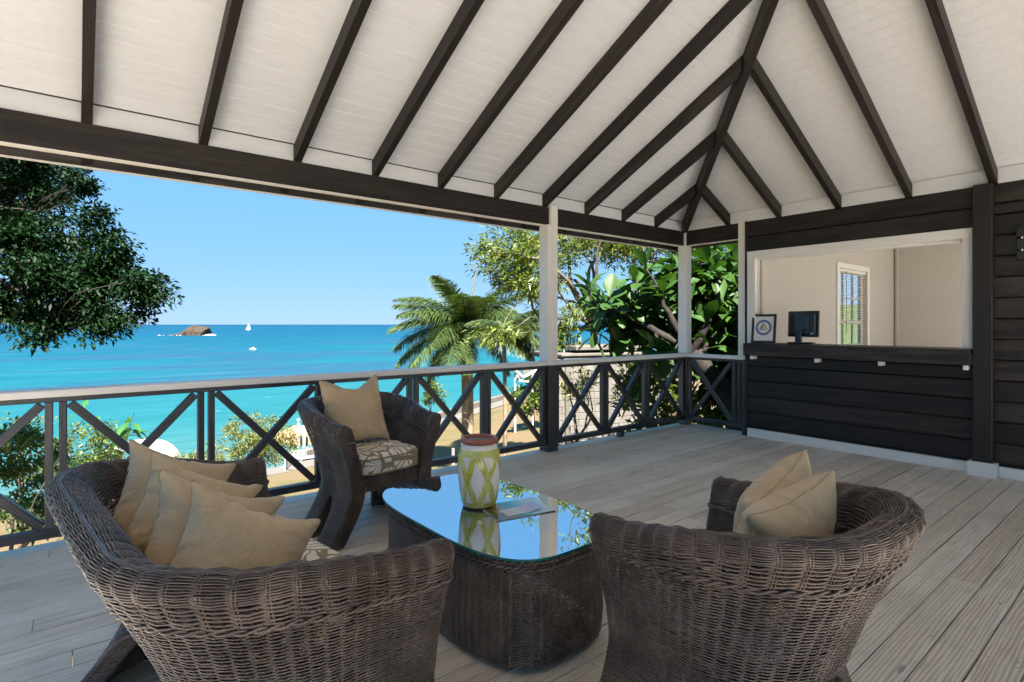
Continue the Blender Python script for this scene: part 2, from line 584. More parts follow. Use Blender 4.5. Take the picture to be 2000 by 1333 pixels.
def xpanel(root, along, fixed, a, b, st=.037, flip=False):
    """one rail bay between a and b: two stiles and an X of braces; along 0 = X at Y=fixed, 1 = Y at X=fixed"""
    zb, zt = .1155, .8365
    dpt = .05

    def P(t, z): return (t, fixed + dpt / 2, z) if along == 0 else (fixed + dpt / 2, t, z)
    for t in (a, b - st):
        lo = (t, fixed, zb); hi = (t + st, fixed + dpt, zt)
        if along == 1: lo = (fixed, t, zb); hi = (fixed + dpt, t + st, zt)
        box('stile', lo, hi, M_RAIL, root, .003, along=2)
    a2, b2 = a + st, b - st
    L = math.hypot(b2 - a2, zt - zb)
    w = .046
    upv = (0, 1, 0) if along == 0 else (1, 0, 0)
    ex = w * .30
    # through brace and the two halves of the other one
    p0, p1 = (a2 + ex, zb + ex), (b2 - ex, zt - ex)
    q0, q1 = (a2 + ex, zt - ex), (b2 - ex, zb + ex)
    if flip: p0, p1, q0, q1 = q0, q1, p0, p1
    beam_between('cross_brace', P(*p0), P(*p1), w, .043, M_RAIL, root, up=upv)
    c = ((a2 + b2) / 2, (zb + zt) / 2)
    for q in (q0, q1):
        d = Vector((q[0] - c[0], q[1] - c[1])).normalized() * (w * .62)
        beam_between('cross_brace', P(c[0] + d.x, c[1] + d.y), P(*q), w, .042, M_RAIL, root, up=upv)


def build_rails():
    yf = 4.062
    pairs = [-.085 - .76 * k for k in range(4, 0, -1)] + [-.085, .676, 1.445, 2.205, 2.955]
    gap = .0125
    root = thing('sea_railing', 'long railing of black X panels under a white cap, left of the middle white post', 'railing', (0, 4.06, 0), group='veranda railings')
    x0, x1 = pairs[0], 3.688
    box('cap_rail', (x0, 4.03, .867), (x1, 4.17, .909), M_WHITE, root, .006, along=0)
    box('top_rail', (x0, yf - .006, .8365), (x1, yf + .056, .8668), M_RAIL, root, .003, along=0)
    box('bottom_rail', (x0, yf - .006, .065), (x1, yf + .056, .1155), M_RAIL, root, .003, along=0)
    for p, q in zip(pairs[:-1], pairs[1:]):
        xpanel(root, 0, yf, p + gap, q - gap)
    xpanel(root, 0, yf, pairs[-1] + gap, 3.680)
    root = thing('sea_railing', 'shorter railing of black X panels between the two white posts', 'railing', (5, 4.06, 0), group='veranda railings')
    # cap runs on past the front of the middle post to the corner
    box('cap_rail', (3.690, 4.028, .8672), (6.052, 4.17, .9092), M_WHITE, root, .006, along=0)
    box('top_rail', (3.832, yf - .006, .8365), (6.066, yf + .056, .8668), M_RAIL, root, .003, along=0)
    box('bottom_rail', (3.832, yf - .006, .065), (6.066, yf + .056, .1155), M_RAIL, root, .003, along=0)
    xs = [3.834, 4.577, 5.31, 6.064]
    for i in range(3):
        xpanel(root, 0, yf, xs[i] + (gap if i else 0), xs[i + 1] - (gap if i < 2 else 0))
    box('foot_block', (4.82, 4.065, .0005), (4.90, 4.125, .0648), M_RAIL, root, .003, along=2)
    root = thing('corner_railing', 'short return railing of one black X panel between corner post and office wall', 'railing', (6.1, 3.7, 0), group='veranda railings')
    xf = 6.082
    box('cap_rail', (6.05, 3.235, .8675), (6.19, 4.032, .9095), M_WHITE, root, .006, along=1)
    box('top_rail', (xf - .006, 3.285, .8365), (xf + .056, 4.032, .8668), M_RAIL, root, .003, along=1)
    box('bottom_rail', (xf - .006, 3.285, .065), (xf + .056, 4.032, .1155), M_RAIL, root, .003, along=1)
    xpanel(root, 1, xf, 3.395, 4.030)
    box('stile', (xf, 3.325, .1155), (xf + .05, 3.362, .8365), M_RAIL, root, .003, along=2)
    box('end_post', (6.036, 3.205, .0005), (6.12, 3.284, .8670), M_RAIL, root, .004, along=2)
    # posts
    t = thing('veranda_post', 'white square veranda post standing on the railing in the middle of the sea side', 'post', (3.76, 4.1, 0), group='white veranda posts')
    box('white_shaft', (3.690, 4.036, .9096), (3.826, 4.170, 2.2826), M_WHITE, t, .005, along=2)
    box('white_shaft', (3.728, 4.0355, 2.2830), (3.8265, 4.068, 2.478), M_WHITE, t, .004, along=2)
    box('dark_base', (3.692, 4.034, .0005), (3.828, 4.170, .8668), M_RAIL, t, .004, along=2)
    t = thing('veranda_post', 'white square veranda post at the corner where the two railings meet', 'post', (6.12, 4.1, 0), group='white veranda posts')
    box('white_shaft', (6.068, 4.036, .9098), (6.182, 4.160, 2.2826), M_WHITE, t, .005, along=2)
    box('white_shaft', (6.050, 4.030, 2.2830), (6.10, 4.068, 2.470), M_WHITE, t, .004, along=2)
    box('dark_base', (6.070, 4.034, .0005), (6.180, 4.160, .8668), M_RAIL, t, .004, along=2)
    t = thing('veranda_post', 'slim white post against the office wall at the end of the short railing', 'post', (6.08, 3.29, .9), group='white veranda posts')
    box('white_shaft', (6.040, 3.238, .9098), (6.16, 3.328, 2.480), M_WHITE, t, .004, along=2)


build_rails()

# ------------------------------------------------------------------ roof
S_RIDGE = 2.75


def build_roof():
    root = thing('veranda_roof', 'hipped veranda roof with white boarded ceiling and dark exposed rafters', 'roof', (0, 0, 2.4))
    ca = math.cos(math.atan(PITCH)); sa = math.sin(math.atan(PITCH))
    zc = Z_BT + .125                                   # underside of boards above the beam face
    # sea slope: boards along X; s is the plan distance up the slope from the beam
    ring = .0985 * ca

    def board_sea(s0, mat, xa, name='ceiling_board'):
        s1 = s0 + ring - .0056
        xr0, xr1 = HIPX - s0 - .01, HIPX - s1 - .01
        V = []
        for s, xr in ((s0, xr0), (s1, xr1)):
            for up in (0, .016):
                for x in (xa, xr):
                    V.append((x, YB - s - up * sa, zc + PITCH * s + up * ca))
        # shallow V groove on the lower long edges
        V2 = np.array(V)
        c = V2.mean(0)
        F = [(0, 1, 5, 4), (2, 6, 7, 3), (0, 2, 3, 1), (4, 5, 7, 6), (0, 4, 6, 2), (1, 3, 7, 5)]
        me = mesh_np(name, V2 - c, F)
        obj(name, me, mat, root, Matrix.Translation(c))
    n = int(S_RIDGE / ring)
    for i in range(-4, n):
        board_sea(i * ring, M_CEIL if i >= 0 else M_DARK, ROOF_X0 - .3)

    def board_end(s0, mat, name='ceiling_board'):
        s1 = s0 + ring - .0056
        V = []
        for s in (s0, s1):
            for up in (0, .016):
                for y in (YB - s - .01, ROOF_Y0 + s + .01):
                    V.append((HIPX - s - up * sa, y, zc + PITCH * s + up * ca))
        V2 = np.array(V); c = V2.mean(0)
        F = [(0, 4, 5, 1), (2, 3, 7, 6), (0, 1, 3, 2), (4, 6, 7, 5), (0, 2, 6, 4), (1, 5, 7, 3)]
        me = mesh_np(name, V2 - c, F)
        obj(name, me, mat, root, Matrix.Translation(c))
    for i in range(-4, n):
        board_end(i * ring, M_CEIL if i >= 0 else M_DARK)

    def board_far(s0, mat, name='ceiling_board'):
        s1 = s0 + ring - .0028
        V = []
        for s in (s0, s1):
            for up in (0, .016):
                for x in (ROOF_X0 - .3, HIPX - s - .01):
                    V.append((x, ROOF_Y0 + s + up * sa, zc + PITCH * s + up * ca))
        V2 = np.array(V); c = V2.mean(0)
        F = [(0, 4, 5, 1), (2, 3, 7, 6), (0, 1, 3, 2), (4, 6, 7, 5), (0, 2, 6, 4), (1, 5, 7, 3)]
        obj(name, mesh_np(name, V2 - c, F), mat, root, Matrix.Translation(c))
    for i in range(-4, n):
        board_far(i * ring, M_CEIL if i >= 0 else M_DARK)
    # weather skin above both slopes and the far slope, one closed shell
    yr = YB - S_RIDGE; xr = HIPX - S_RIDGE; zr = zc + PITCH * S_RIDGE
    e = .42

    def skin(up):
        return [(ROOF_X0 - .3, YB + e, zc - PITCH * e + up), (HIPX + e, YB + e, zc - PITCH * e + up),
                (HIPX + e, ROOF_Y0 - e, zc - PITCH * e + up), (ROOF_X0 - .3, ROOF_Y0 - e, zc - PITCH * e + up),
                (ROOF_X0 - .3, yr, zr + up), (xr, yr, zr + up)]
    V = skin(.022) + skin(.055)
    F = [(0, 4, 5, 1), (1, 5, 2), (3, 2, 5, 4)]
    F += [tuple(i + 6 for i in f[::-1]) for f in F]
    for a, b_ in ((0, 1), (1, 2), (2, 3), (3, 4), (4, 0)): F.append((a, b_, b_ + 6, a + 6))
    me = mesh_np('roof_skin', V, F)
    mm = Mat('roof_underlay', (.035, .032, .03), .8, .1).m
    obj('roof_skin', me, mm, root)
    # rafters of the sea slope
    w = .052; dv = .124

    def rafter(x, y, dx, dy, s_end, name='rafter', wid=w, tail=.33, k=1.0, drop=0.0):
        # profile in the vertical plane through (x, y) running along (dx, dy)
        pr = [(-tail, -tail), (s_end, s_end)]
        V = []
        nx, ny = -dy, dx
        for side in (-1, 1):
            for s, _ in pr:
                for top in (0, 1):
                    z = Z_BT + PITCH * k * s + (dv - .001 if top else -drop)
                    V.append((x + dx * s + nx * side * wid / 2, y + dy * s + ny * side * wid / 2, z))
        V = np.array(V); c = V.mean(0)
        F = [(0, 1, 3, 2), (4, 6, 7, 5), (0, 2, 6, 4), (1, 5, 7, 3), (0, 4, 5, 1), (2, 3, 7, 6)]
        # local X along the rafter
        a = math.atan2(dy, dx)
        el = math.atan(PITCH * k)
        rot = Matrix.Rotation(a, 4, 'Z') @ Matrix.Rotation(-el, 4, 'Y')
        Mx = Matrix.Translation(c) @ rot
        inv = np.array(Mx.inverted())
        Vl = V @ inv[:3, :3].T + inv[:3, 3]
        obj(name, mesh_np(name, Vl, F), M_DARK, root, Mx)
    xs = [.055 + .6045 * k for k in range(-2, 10)]
    xs = [x for x in xs if x > ROOF_X0]
    for x in xs:
        rafter(x, YB, 0, -1, min(S_RIDGE, HIPX - x - .03))
        rafter(x, ROOF_Y0, 0, 1, min(S_RIDGE, HIPX - x - .03))
    ysr = [3.452 - .5985 * k for k in range(0, 9)]
    for y in ysr:
        rafter(WX, y, -1, 0, min(YB - y, y - ROOF_Y0) - .06)
    r2 = math.sqrt(.5)
    rafter(HIPX, YB, -r2, -r2, S_RIDGE / r2, 'hip_rafter', .06, .45, r2, .035)
    rafter(HIPX, ROOF_Y0, -r2, r2, S_RIDGE / r2, 'hip_rafter', .06, .45, r2, .035)
    box('ridge_beam', (ROOF_X0, yr - .03, zr - .22), (xr, yr + .03, zr - .005), M_DARK, root, .003, along=0)
    # frieze boards between the rafters
    ed = [ROOF_X0] + [v for x in xs for v in (x - w / 2, x + w / 2)] + [6.045]
    for a, b_ in zip(ed[0::2], ed[1::2]):
        if b_ - a > .05:
            box('frieze_board', (a + .001, YB + .012, Z_BT + .0005), (b_ - .001, YB + .030, zc + .004), M_CEIL, root, .001, along=0)
    ed = [4.075] + [v for y in ysr for v in (y + w / 2, y - w / 2)] + [ROOF_Y0]
    for a, b_ in zip(ed[0::2], ed[1::2]):
        if a - b_ > .05:
            box('frieze_board', (WX + .012, b_ + .001, Z_BT + .0005), (WX + .030, a - .001, zc + .004), M_CEIL, root, .001, along=1)
    # beams
    box('eave_beam', (ROOF_X0, YB, Z_BB), (3.727, YB + .075, Z_BT), M_DARK, root, .003, along=0)
    box('eave_beam', (3.828, YB, Z_BB), (6.10, YB + .075, Z_BT), M_DARK, root, .003, along=0)
    box('eave_beam', (WX + .03, 3.33, Z_BB + .001), (WX + .105, YB - .002, Z_BT + .001), M_DARK, root, .003, along=1)
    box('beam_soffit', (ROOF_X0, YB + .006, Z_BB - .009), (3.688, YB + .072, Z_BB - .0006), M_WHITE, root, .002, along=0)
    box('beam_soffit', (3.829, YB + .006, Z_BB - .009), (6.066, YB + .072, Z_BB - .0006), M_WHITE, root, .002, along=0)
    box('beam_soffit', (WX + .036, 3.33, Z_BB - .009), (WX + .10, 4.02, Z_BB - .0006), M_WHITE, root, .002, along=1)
    # unseen boarded gable, added to keep sun off the deck at the left end
    for k in range(16):
        ya = YB - .25 * k - .002; yb2 = YB - .25 * (k + 1)
        if yb2 < ROOF_Y0: break
        top = zc + PITCH * min(YB - (ya + yb2) / 2, (ya + yb2) / 2 - ROOF_Y0) - .06
        if top > Z_BB + .05:
            box('sun_block_board', (ROOF_X0 - .03, yb2, Z_BB), (ROOF_X0, ya, top), M_CEIL, root, .002, along=2)
    # eave boards
    mt = wood_mat('worn_fascia', (.02, .018, .017), (.045, .04, .037), (.10, .09, .08), .6, .002, 1, .2, .4, False)
    zf = zc - PITCH * .34
    box('fascia_board', (ROOF_X0, YB + .335, zf - .13), (6.43, YB + .358, zf + .02), mt, root, .003, along=0)
    box('fascia_board', (WX + .335, ROOF_Y0, zf - .13), (WX + .358, 4.40, zf + .02), mt, root, .003, along=1)
    box('drip_edge', (ROOF_X0, YB + .330, zf - .139), (6.43, YB + .362, zf - .1305), M_WHITE, root, .001, along=0)
    # far beam and its posts, behind the viewpoint
    box('eave_beam', (ROOF_X0, ROOF_Y0 - .075, Z_BB), (6.10, ROOF_Y0, Z_BT), M_DARK, root, .003, along=0)
    for x in (-1.25, 2.3, 5.95):
        box('back_post', (x - .07, ROOF_Y0 - .11, .001), (x + .07, ROOF_Y0 + .03, Z_BB - .001), M_WHITE, root, .005, along=2)
    box('back_post', (-1.35, 4.04, .91), (-1.22, 4.17, Z_BB - .01), M_WHITE, root, .005, along=2)


build_roof()

# ------------------------------------------------------------------ office wall, counter and room


def build_office():
    root = thing('office_wall', 'dark boarded office wall with a white framed service hatch', 'wall', (WX, 2, 0))
    Y0, Y1 = -3.0, 3.204                     # wall ends
    OY0, OY1, OZ1 = 1.262, 3.11, 2.03        # hatch opening
    PY0, PY1 = 1.05, 1.18                    # dark post

    def siding(zs, ya, yb_, lip=.012):
        for z0, z1 in zip(zs[:-1], zs[1:]):
            # bevelled board: thick at the bottom, sloped top edge
            prof = [(0, z0 + .0015), (0.026, z0 + .0015), (.026, z1 - .018), (.010, z1 - .001), (0, z1 - .001)]
            V = []
            for y in (ya, yb_):
                for d, z in prof: V.append((WX + .026 - d, y, z))
            V = np.array(V); c = V.mean(0)
            k = len(prof)
            F = [tuple(range(k)), tuple(range(2 * k - 1, k - 1, -1))] + [(i + k, (i + 1) % k + k, (i + 1) % k, i) for i in range(k)]
            Mx = Matrix.Translation(c) @ Matrix.Rotation(R(90), 4, 'Z')
            inv = np.array(Mx.inverted())
            obj('siding_board', mesh_np('siding_board', V @ inv[:3, :3].T + inv[:3, 3], F), M_DARK, root, Mx)
    low = [.096, .12, .292, .47, .647, .815, .93]
    siding(low, PY1 + .001, Y1)
    siding([2.115, 2.29, 2.461], PY1 + .001, Y1)
    siding([.096, .12] + [.12 + .174 * k for k in range(1, 13)] + [2.30, 2.461], Y0, PY0 - .001)
    # core wall in pieces round the hatch
    core = paint_mat('wall_core', (.60, .55, .48), .7)
    box('wall_core', (WX + .027, PY0 - .1, 0), (WX + .10, Y1 - .002, 1.0), core, root, .001, along=1)
    box('wall_core', (WX + .027, PY0 - .1, OZ1 + .002), (WX + .10, Y1 - .002, 2.6), core, root, .001, along=1)
    box('wall_core', (WX + .027, OY1 + .001, 1.0005), (WX + .10, Y1 - .002, OZ1 + .0015), core, root, .001, along=2)
    box('wall_core', (WX + .027, PY0 - .1, 1.0005), (WX + .10, OY0 - .001, OZ1 + .0015), core, root, .001, along=2)
    box('wall_core', (WX + .027, Y0, 0), (WX + .10, PY0 - .101, 2.6), core, root, .001, along=1)
    box('corner_board', (WX - .010, Y1 + .0005, .0), (WX + .02, Y1 + .030, 2.462), M_DARK, root, .002, along=2)
    box('wall_post', (5.950, PY0, .125), (WX + .02, PY1, Z_BT - .003), M_DARK, root, .005, along=2)
    # baseboard, stepping out round the post
    box('baseboard', (WX - .016, PY1 + .03, .0005), (WX + .01, Y1, .094), M_TRIM, root, .003, along=1)
    box('baseboard', (5.925, PY0 - .028, .0005), (5.948, PY1 + .029, .122), M_TRIM, root, .003, along=1)
    box('baseboard', (5.9485, PY0 - .028, .0005), (WX, PY0 - .004, .1222), M_TRIM, root, .003, along=0)
    box('baseboard', (5.9485, PY1 + .005, .0005), (WX, PY1 + .029, .1222), M_TRIM, root, .003, along=0)
    box('baseboard', (WX - .016, Y0, .0005), (WX + .01, PY0 - .03, .094), M_TRIM, root, .003, along=1)
    # hatch trim
    box('hatch_trim', (WX - .018, PY1 + .004, OZ1 - .004), (WX + .03, 3.205, 2.112), M_WHITE, root, .003, along=1)
    box('hatch_trim', (WX - .0175, OY1, 1.0665), (WX + .03, 3.2035, OZ1 - .0045), M_WHITE, root, .003, along=2)
    box('hatch_trim', (WX - .0175, PY1 + .006, 1.0665), (WX + .03, OY0, OZ1 - .0045), M_WHITE, root, .003, along=2)
    # reveal linings
    box('reveal', (WX + .0305, OY1 + .002, 1.0665), (WX + .18, OY1 + .014, OZ1 - .001), M_WHITE, root, .002, along=2)
    box('reveal', (WX + .0305, OY0 - .014, 1.0665), (WX + .18, OY0 - .002, OZ1 - .001), M_WHITE, root, .002, along=2)
    box('reveal', (WX + .0305, OY0, OZ1 - .014), (WX + .18, OY1, OZ1 - .002), M_WHITE, root, .002, along=1)
    # counter
    box('counter_fascia', (5.912, 1.185, .930), (5.950, 3.198, 1.0655), M_DARK, root, .004, along=1)
    box('counter_top', (5.9505, 1.187, 1.026), (6.42, 3.196, 1.0655), M_DARK, root, .004, along=1)
    for y in (1.195, 1.83, 2.40, 3.085):
        box('counter_bracket', (5.935, y + .01, .889), (WX - .001, y + .045, .9295), M_TRIM, root, .003, along=0)

    # room behind the hatch
    room = thing('office_room', 'beige painted office room seen through the service hatch', 'room', (9, 1, 0))
    XR, YW = 10.5, 3.085
    wy0, wy1, wz0, wz1 = 8.25, 9.30, .55, 2.07      # window in the sea side wall
    t = .12
    box('room_wall', (WX + .101, YW, -.05), (wy0, YW + t, 2.75), M_WALLIN, room, .001, along=0)
    box('room_wall', (wy1, YW, -.05), (XR + .1, YW + t, 2.75), M_WALLIN, room, .001, along=0)
    box('room_wall', (wy0 + .0005, YW, -.05), (wy1 - .0005, YW + t, wz0), M_WALLIN, room, .001, along=0)
    box('room_wall', (wy0 + .0005, YW, wz1), (wy1 - .0005, YW + t, 2.75), M_WALLIN, room, .001, along=0)
    box('room_wall', (XR, -4.0, -.05), (XR + .1, YW - .001, 2.75), M_WALLIN, room, .001, along=1)
    box('corner_batten', (XR - .03, YW - .07, 0), (XR - .002, YW - .03, 2.7), M_WALLIN, room, .003, along=2)
    # ceiling with an unseen opening added over the far end to let sun in
    box('room_ceiling', (WX + .11, -.4, 2.6005), (XR + .1, YW + .1, 2.66), M_CEIL, room, .001, along=0)
    box('room_ceiling', (9.2, -4.0, 2.6005), (XR + .1, -.401, 2.66), M_CEIL, room, .001, along=0)
    pf = paint_mat('pale_floor_tile', (.62, .58, .52), .5)
    box('room_floor', (WX + .02, -4.2, -.06), (XR, YW, -.001), pf, room, .001, along=0)
    # the far side of the room is mostly open to the light (out of view): sill, piers, head
    box('room_wall', (WX + .11, -4.0, 2.2), (XR, -3.9, 2.60), M_WALLIN, room, .001, along=0)
    for x in (6.2, 7.6, 9.0, 10.4):
        box('room_wall', (x - .08, -4.0, 0), (x + .08, -3.9, 2.1995), M_WALLIN, room, .001, along=2)
    # window with blind
    win = thing('office_window', 'white sash window with a venetian blind inside the office', 'window', (8.8, YW, 1.3))
    f = .055
    box('window_casing', (wy0 - .07, YW - .022, wz0 - .05), (wy0 + .002, YW - .001, wz1 + .07), M_TRIM, win, .003, along=2)
    box('window_casing', (wy1 - .002, YW - .022, wz0 - .05), (wy1 + .07, YW - .001, wz1 + .07), M_TRIM, win, .003, along=2)
    box('window_casing', (wy0 + .003, YW - .0215, wz1 - .002), (wy1 - .003, YW - .001, wz1 + .0695), M_TRIM, win, .003, along=0)
    box('sash', (wy0, YW + .05, wz0), (wy0 + f, YW + .09, wz1), M_TRIM, win, .003, along=2)
    box('sash', (wy1 - f, YW + .05, wz0), (wy1, YW + .09, wz1), M_TRIM, win, .003, along=2)
    for z in (wz0, (wz0 + wz1) / 2 - f / 2, wz1 - f):
        box('sash', (wy0 + f, YW + .0505, z), (wy1 - f, YW + .0895, z + f), M_TRIM, win, .003, along=0)
    for k in (1, 2):
        x = wy0 + (wy1 - wy0) * k / 3
        box('glazing_bar', (x - .012, YW + .055, wz0 + f), (x + .012, YW + .085, wz1 - f), M_TRIM, win, .002, along=2)
    for z in (wz0 + .42, wz1 - .42):
        box('glazing_bar', (wy0 + f, YW + .0555, z), (wy1 - f, YW + .0845, z + .022), M_TRIM, win, .002, along=0)
    g = Mat('window_glass', (1, 1, 1), .02, .5)
    g.b.inputs['Transmission Weight'].default_value = 1.0
    g.b.inputs['IOR'].default_value = 1.02
    box('pane', (wy0 + f, YW + .068, wz0 + f), (wy1 - f, YW + .072, wz1 - f), g.m, win, .0005, along=0)
    bl = thing('venetian_blind', 'white venetian blind with a pull cord hanging in the office window', 'blind', (8.8, YW, 2.07))
    box('head_rail', (wy0 + .01, YW + .004, wz1 - .05), (wy1 - .01, YW + .045, wz1 - .004), M_TRIM, bl, .003, along=0)
    nsl = int((wz1 - .08 - wz0) / .034)
    for k in range(nsl):
        z = wz1 - .07 - k * .034
        bar('slat', (wy1 - wy0 - .03, .034, .0025), M_TRIM, bl, Matrix.Translation(((wy0 + wy1) / 2, YW + .026, z)) @ Matrix.Rotation(R(-7), 4, 'X'), .0006)
    for x in (wy0 + .2, wy1 - .2):
        box('ladder_cord', (x - .003, YW + .0065, wz0), (x + .003, YW + .009, wz1 - .05), M_TRIM, bl, .0005, along=2)
    box('pull_cord', (wy0 + .29, YW - .004, 1.15), (wy0 + .298, YW + .003, wz1 - .03), M_PIPING, bl, .001, along=2)


build_office()

# ------------------------------------------------------------------ woven furniture


def resample(P, n, closed=False):
    P = np.asarray(P, float)
    d = np.r_[0, np.cumsum(np.linalg.norm(np.diff(P, axis=0), axis=1))]
    t = np.linspace(0, d[-1], n + 1)[:-1] if not closed else np.linspace(0, d[-1], n)
    return np.stack([np.interp(t, d, P[:, k]) for k in range(P.shape[1])], -1)


SUB = 3          # samples per woven column


def weave(acc, L, amp=.0030, hz=.0028, w=.0019, seed=0):
    """L: (rows, m, 3) closed loops on a surface, m = columns*SUB with an even number of columns.
    Every row is a strand that goes over one stake and under the next; the next row does the opposite."""
    L = np.asarray(L); rows, m, _ = L.shape
    ncol = m // SUB
    T = np.roll(L, -1, 1) - np.roll(L, 1, 1)
    U = np.gradient(L, axis=0)
    N = np.cross(T, U); N /= np.linalg.norm(N, axis=2)[..., None] + 1e-9
    ul = np.linalg.norm(U, axis=2)[..., None] + 1e-9
    Un = U / ul
    q = np.arange(m) / SUB
    par = np.where(np.arange(rows) % 2 == 0, 1.0, -1.0)[:, None]
    rg = np.random.default_rng(seed)
    wob = rg.normal(0, .22, (rows, ncol))[:, np.floor(q).astype(int)]
    dsp = amp * np.sin(np.pi * (q + 1 / 6.0))[None, :] * par * (1 + wob)
    jz = rg.normal(0, .10, (rows, m))
    jw = 1 + rg.normal(0, .08, (rows, 1))
    C = L + N * dsp[..., None] + U * jz[..., None]
    h = np.minimum(hz, ul * .80) * jw[..., None]
    ring = np.stack([C + N * w, C + Un * h, C - N * w, C - Un * h], axis=2)   # rows,m,4,3
    V = ring.reshape(-1, 3)
    r = np.arange(rows)[:, None, None] * (m * 4); i = np.arange(m)[None, :, None]; k = np.arange(4)[None, None, :]
    i2 = (i + 1) % m; k2 = (k + 1) % 4
    F = np.stack([r + i * 4 + k, r + i * 4 + k2, r + i2 * 4 + k2, r + i2 * 4 + k], -1).reshape(-1, 4)
    acc.add(V, F)
    return N


def rope(acc, P, N, amp=.004, rad=.0042, turns=60, k=6):
    """two twisted strands along the closed path P"""
    m = len(P)
    T = np.roll(P, -1, 0) - np.roll(P, 1, 0); T /= np.linalg.norm(T, axis=1)[:, None] + 1e-9
    B = np.cross(N, T)
    ph = np.arange(m) / m * 2 * np.pi * turns
    for o in (0, np.pi):
        C = P + N * (amp * (.8 + np.cos(ph + o)))[:, None] + B * (amp * 1.2 * np.sin(ph + o))[:, None]
        a = np.linspace(0, 2 * np.pi, k, endpoint=False)
        V = C[:, None, :] + rad * (np.cos(a)[None, :, None] * N[:, None, :] + np.sin(a)[None, :, None] * B[:, None, :])
        i = np.arange(m)[:, None]; j = np.arange(k)[None, :]; i2 = (i + 1) % m; j2 = (j + 1) % k
        F = np.stack([i * k + j, i * k + j2, i2 * k + j2, i2 * k + j], -1).reshape(-1, 4)
        acc.add(V.reshape(-1, 3), F)


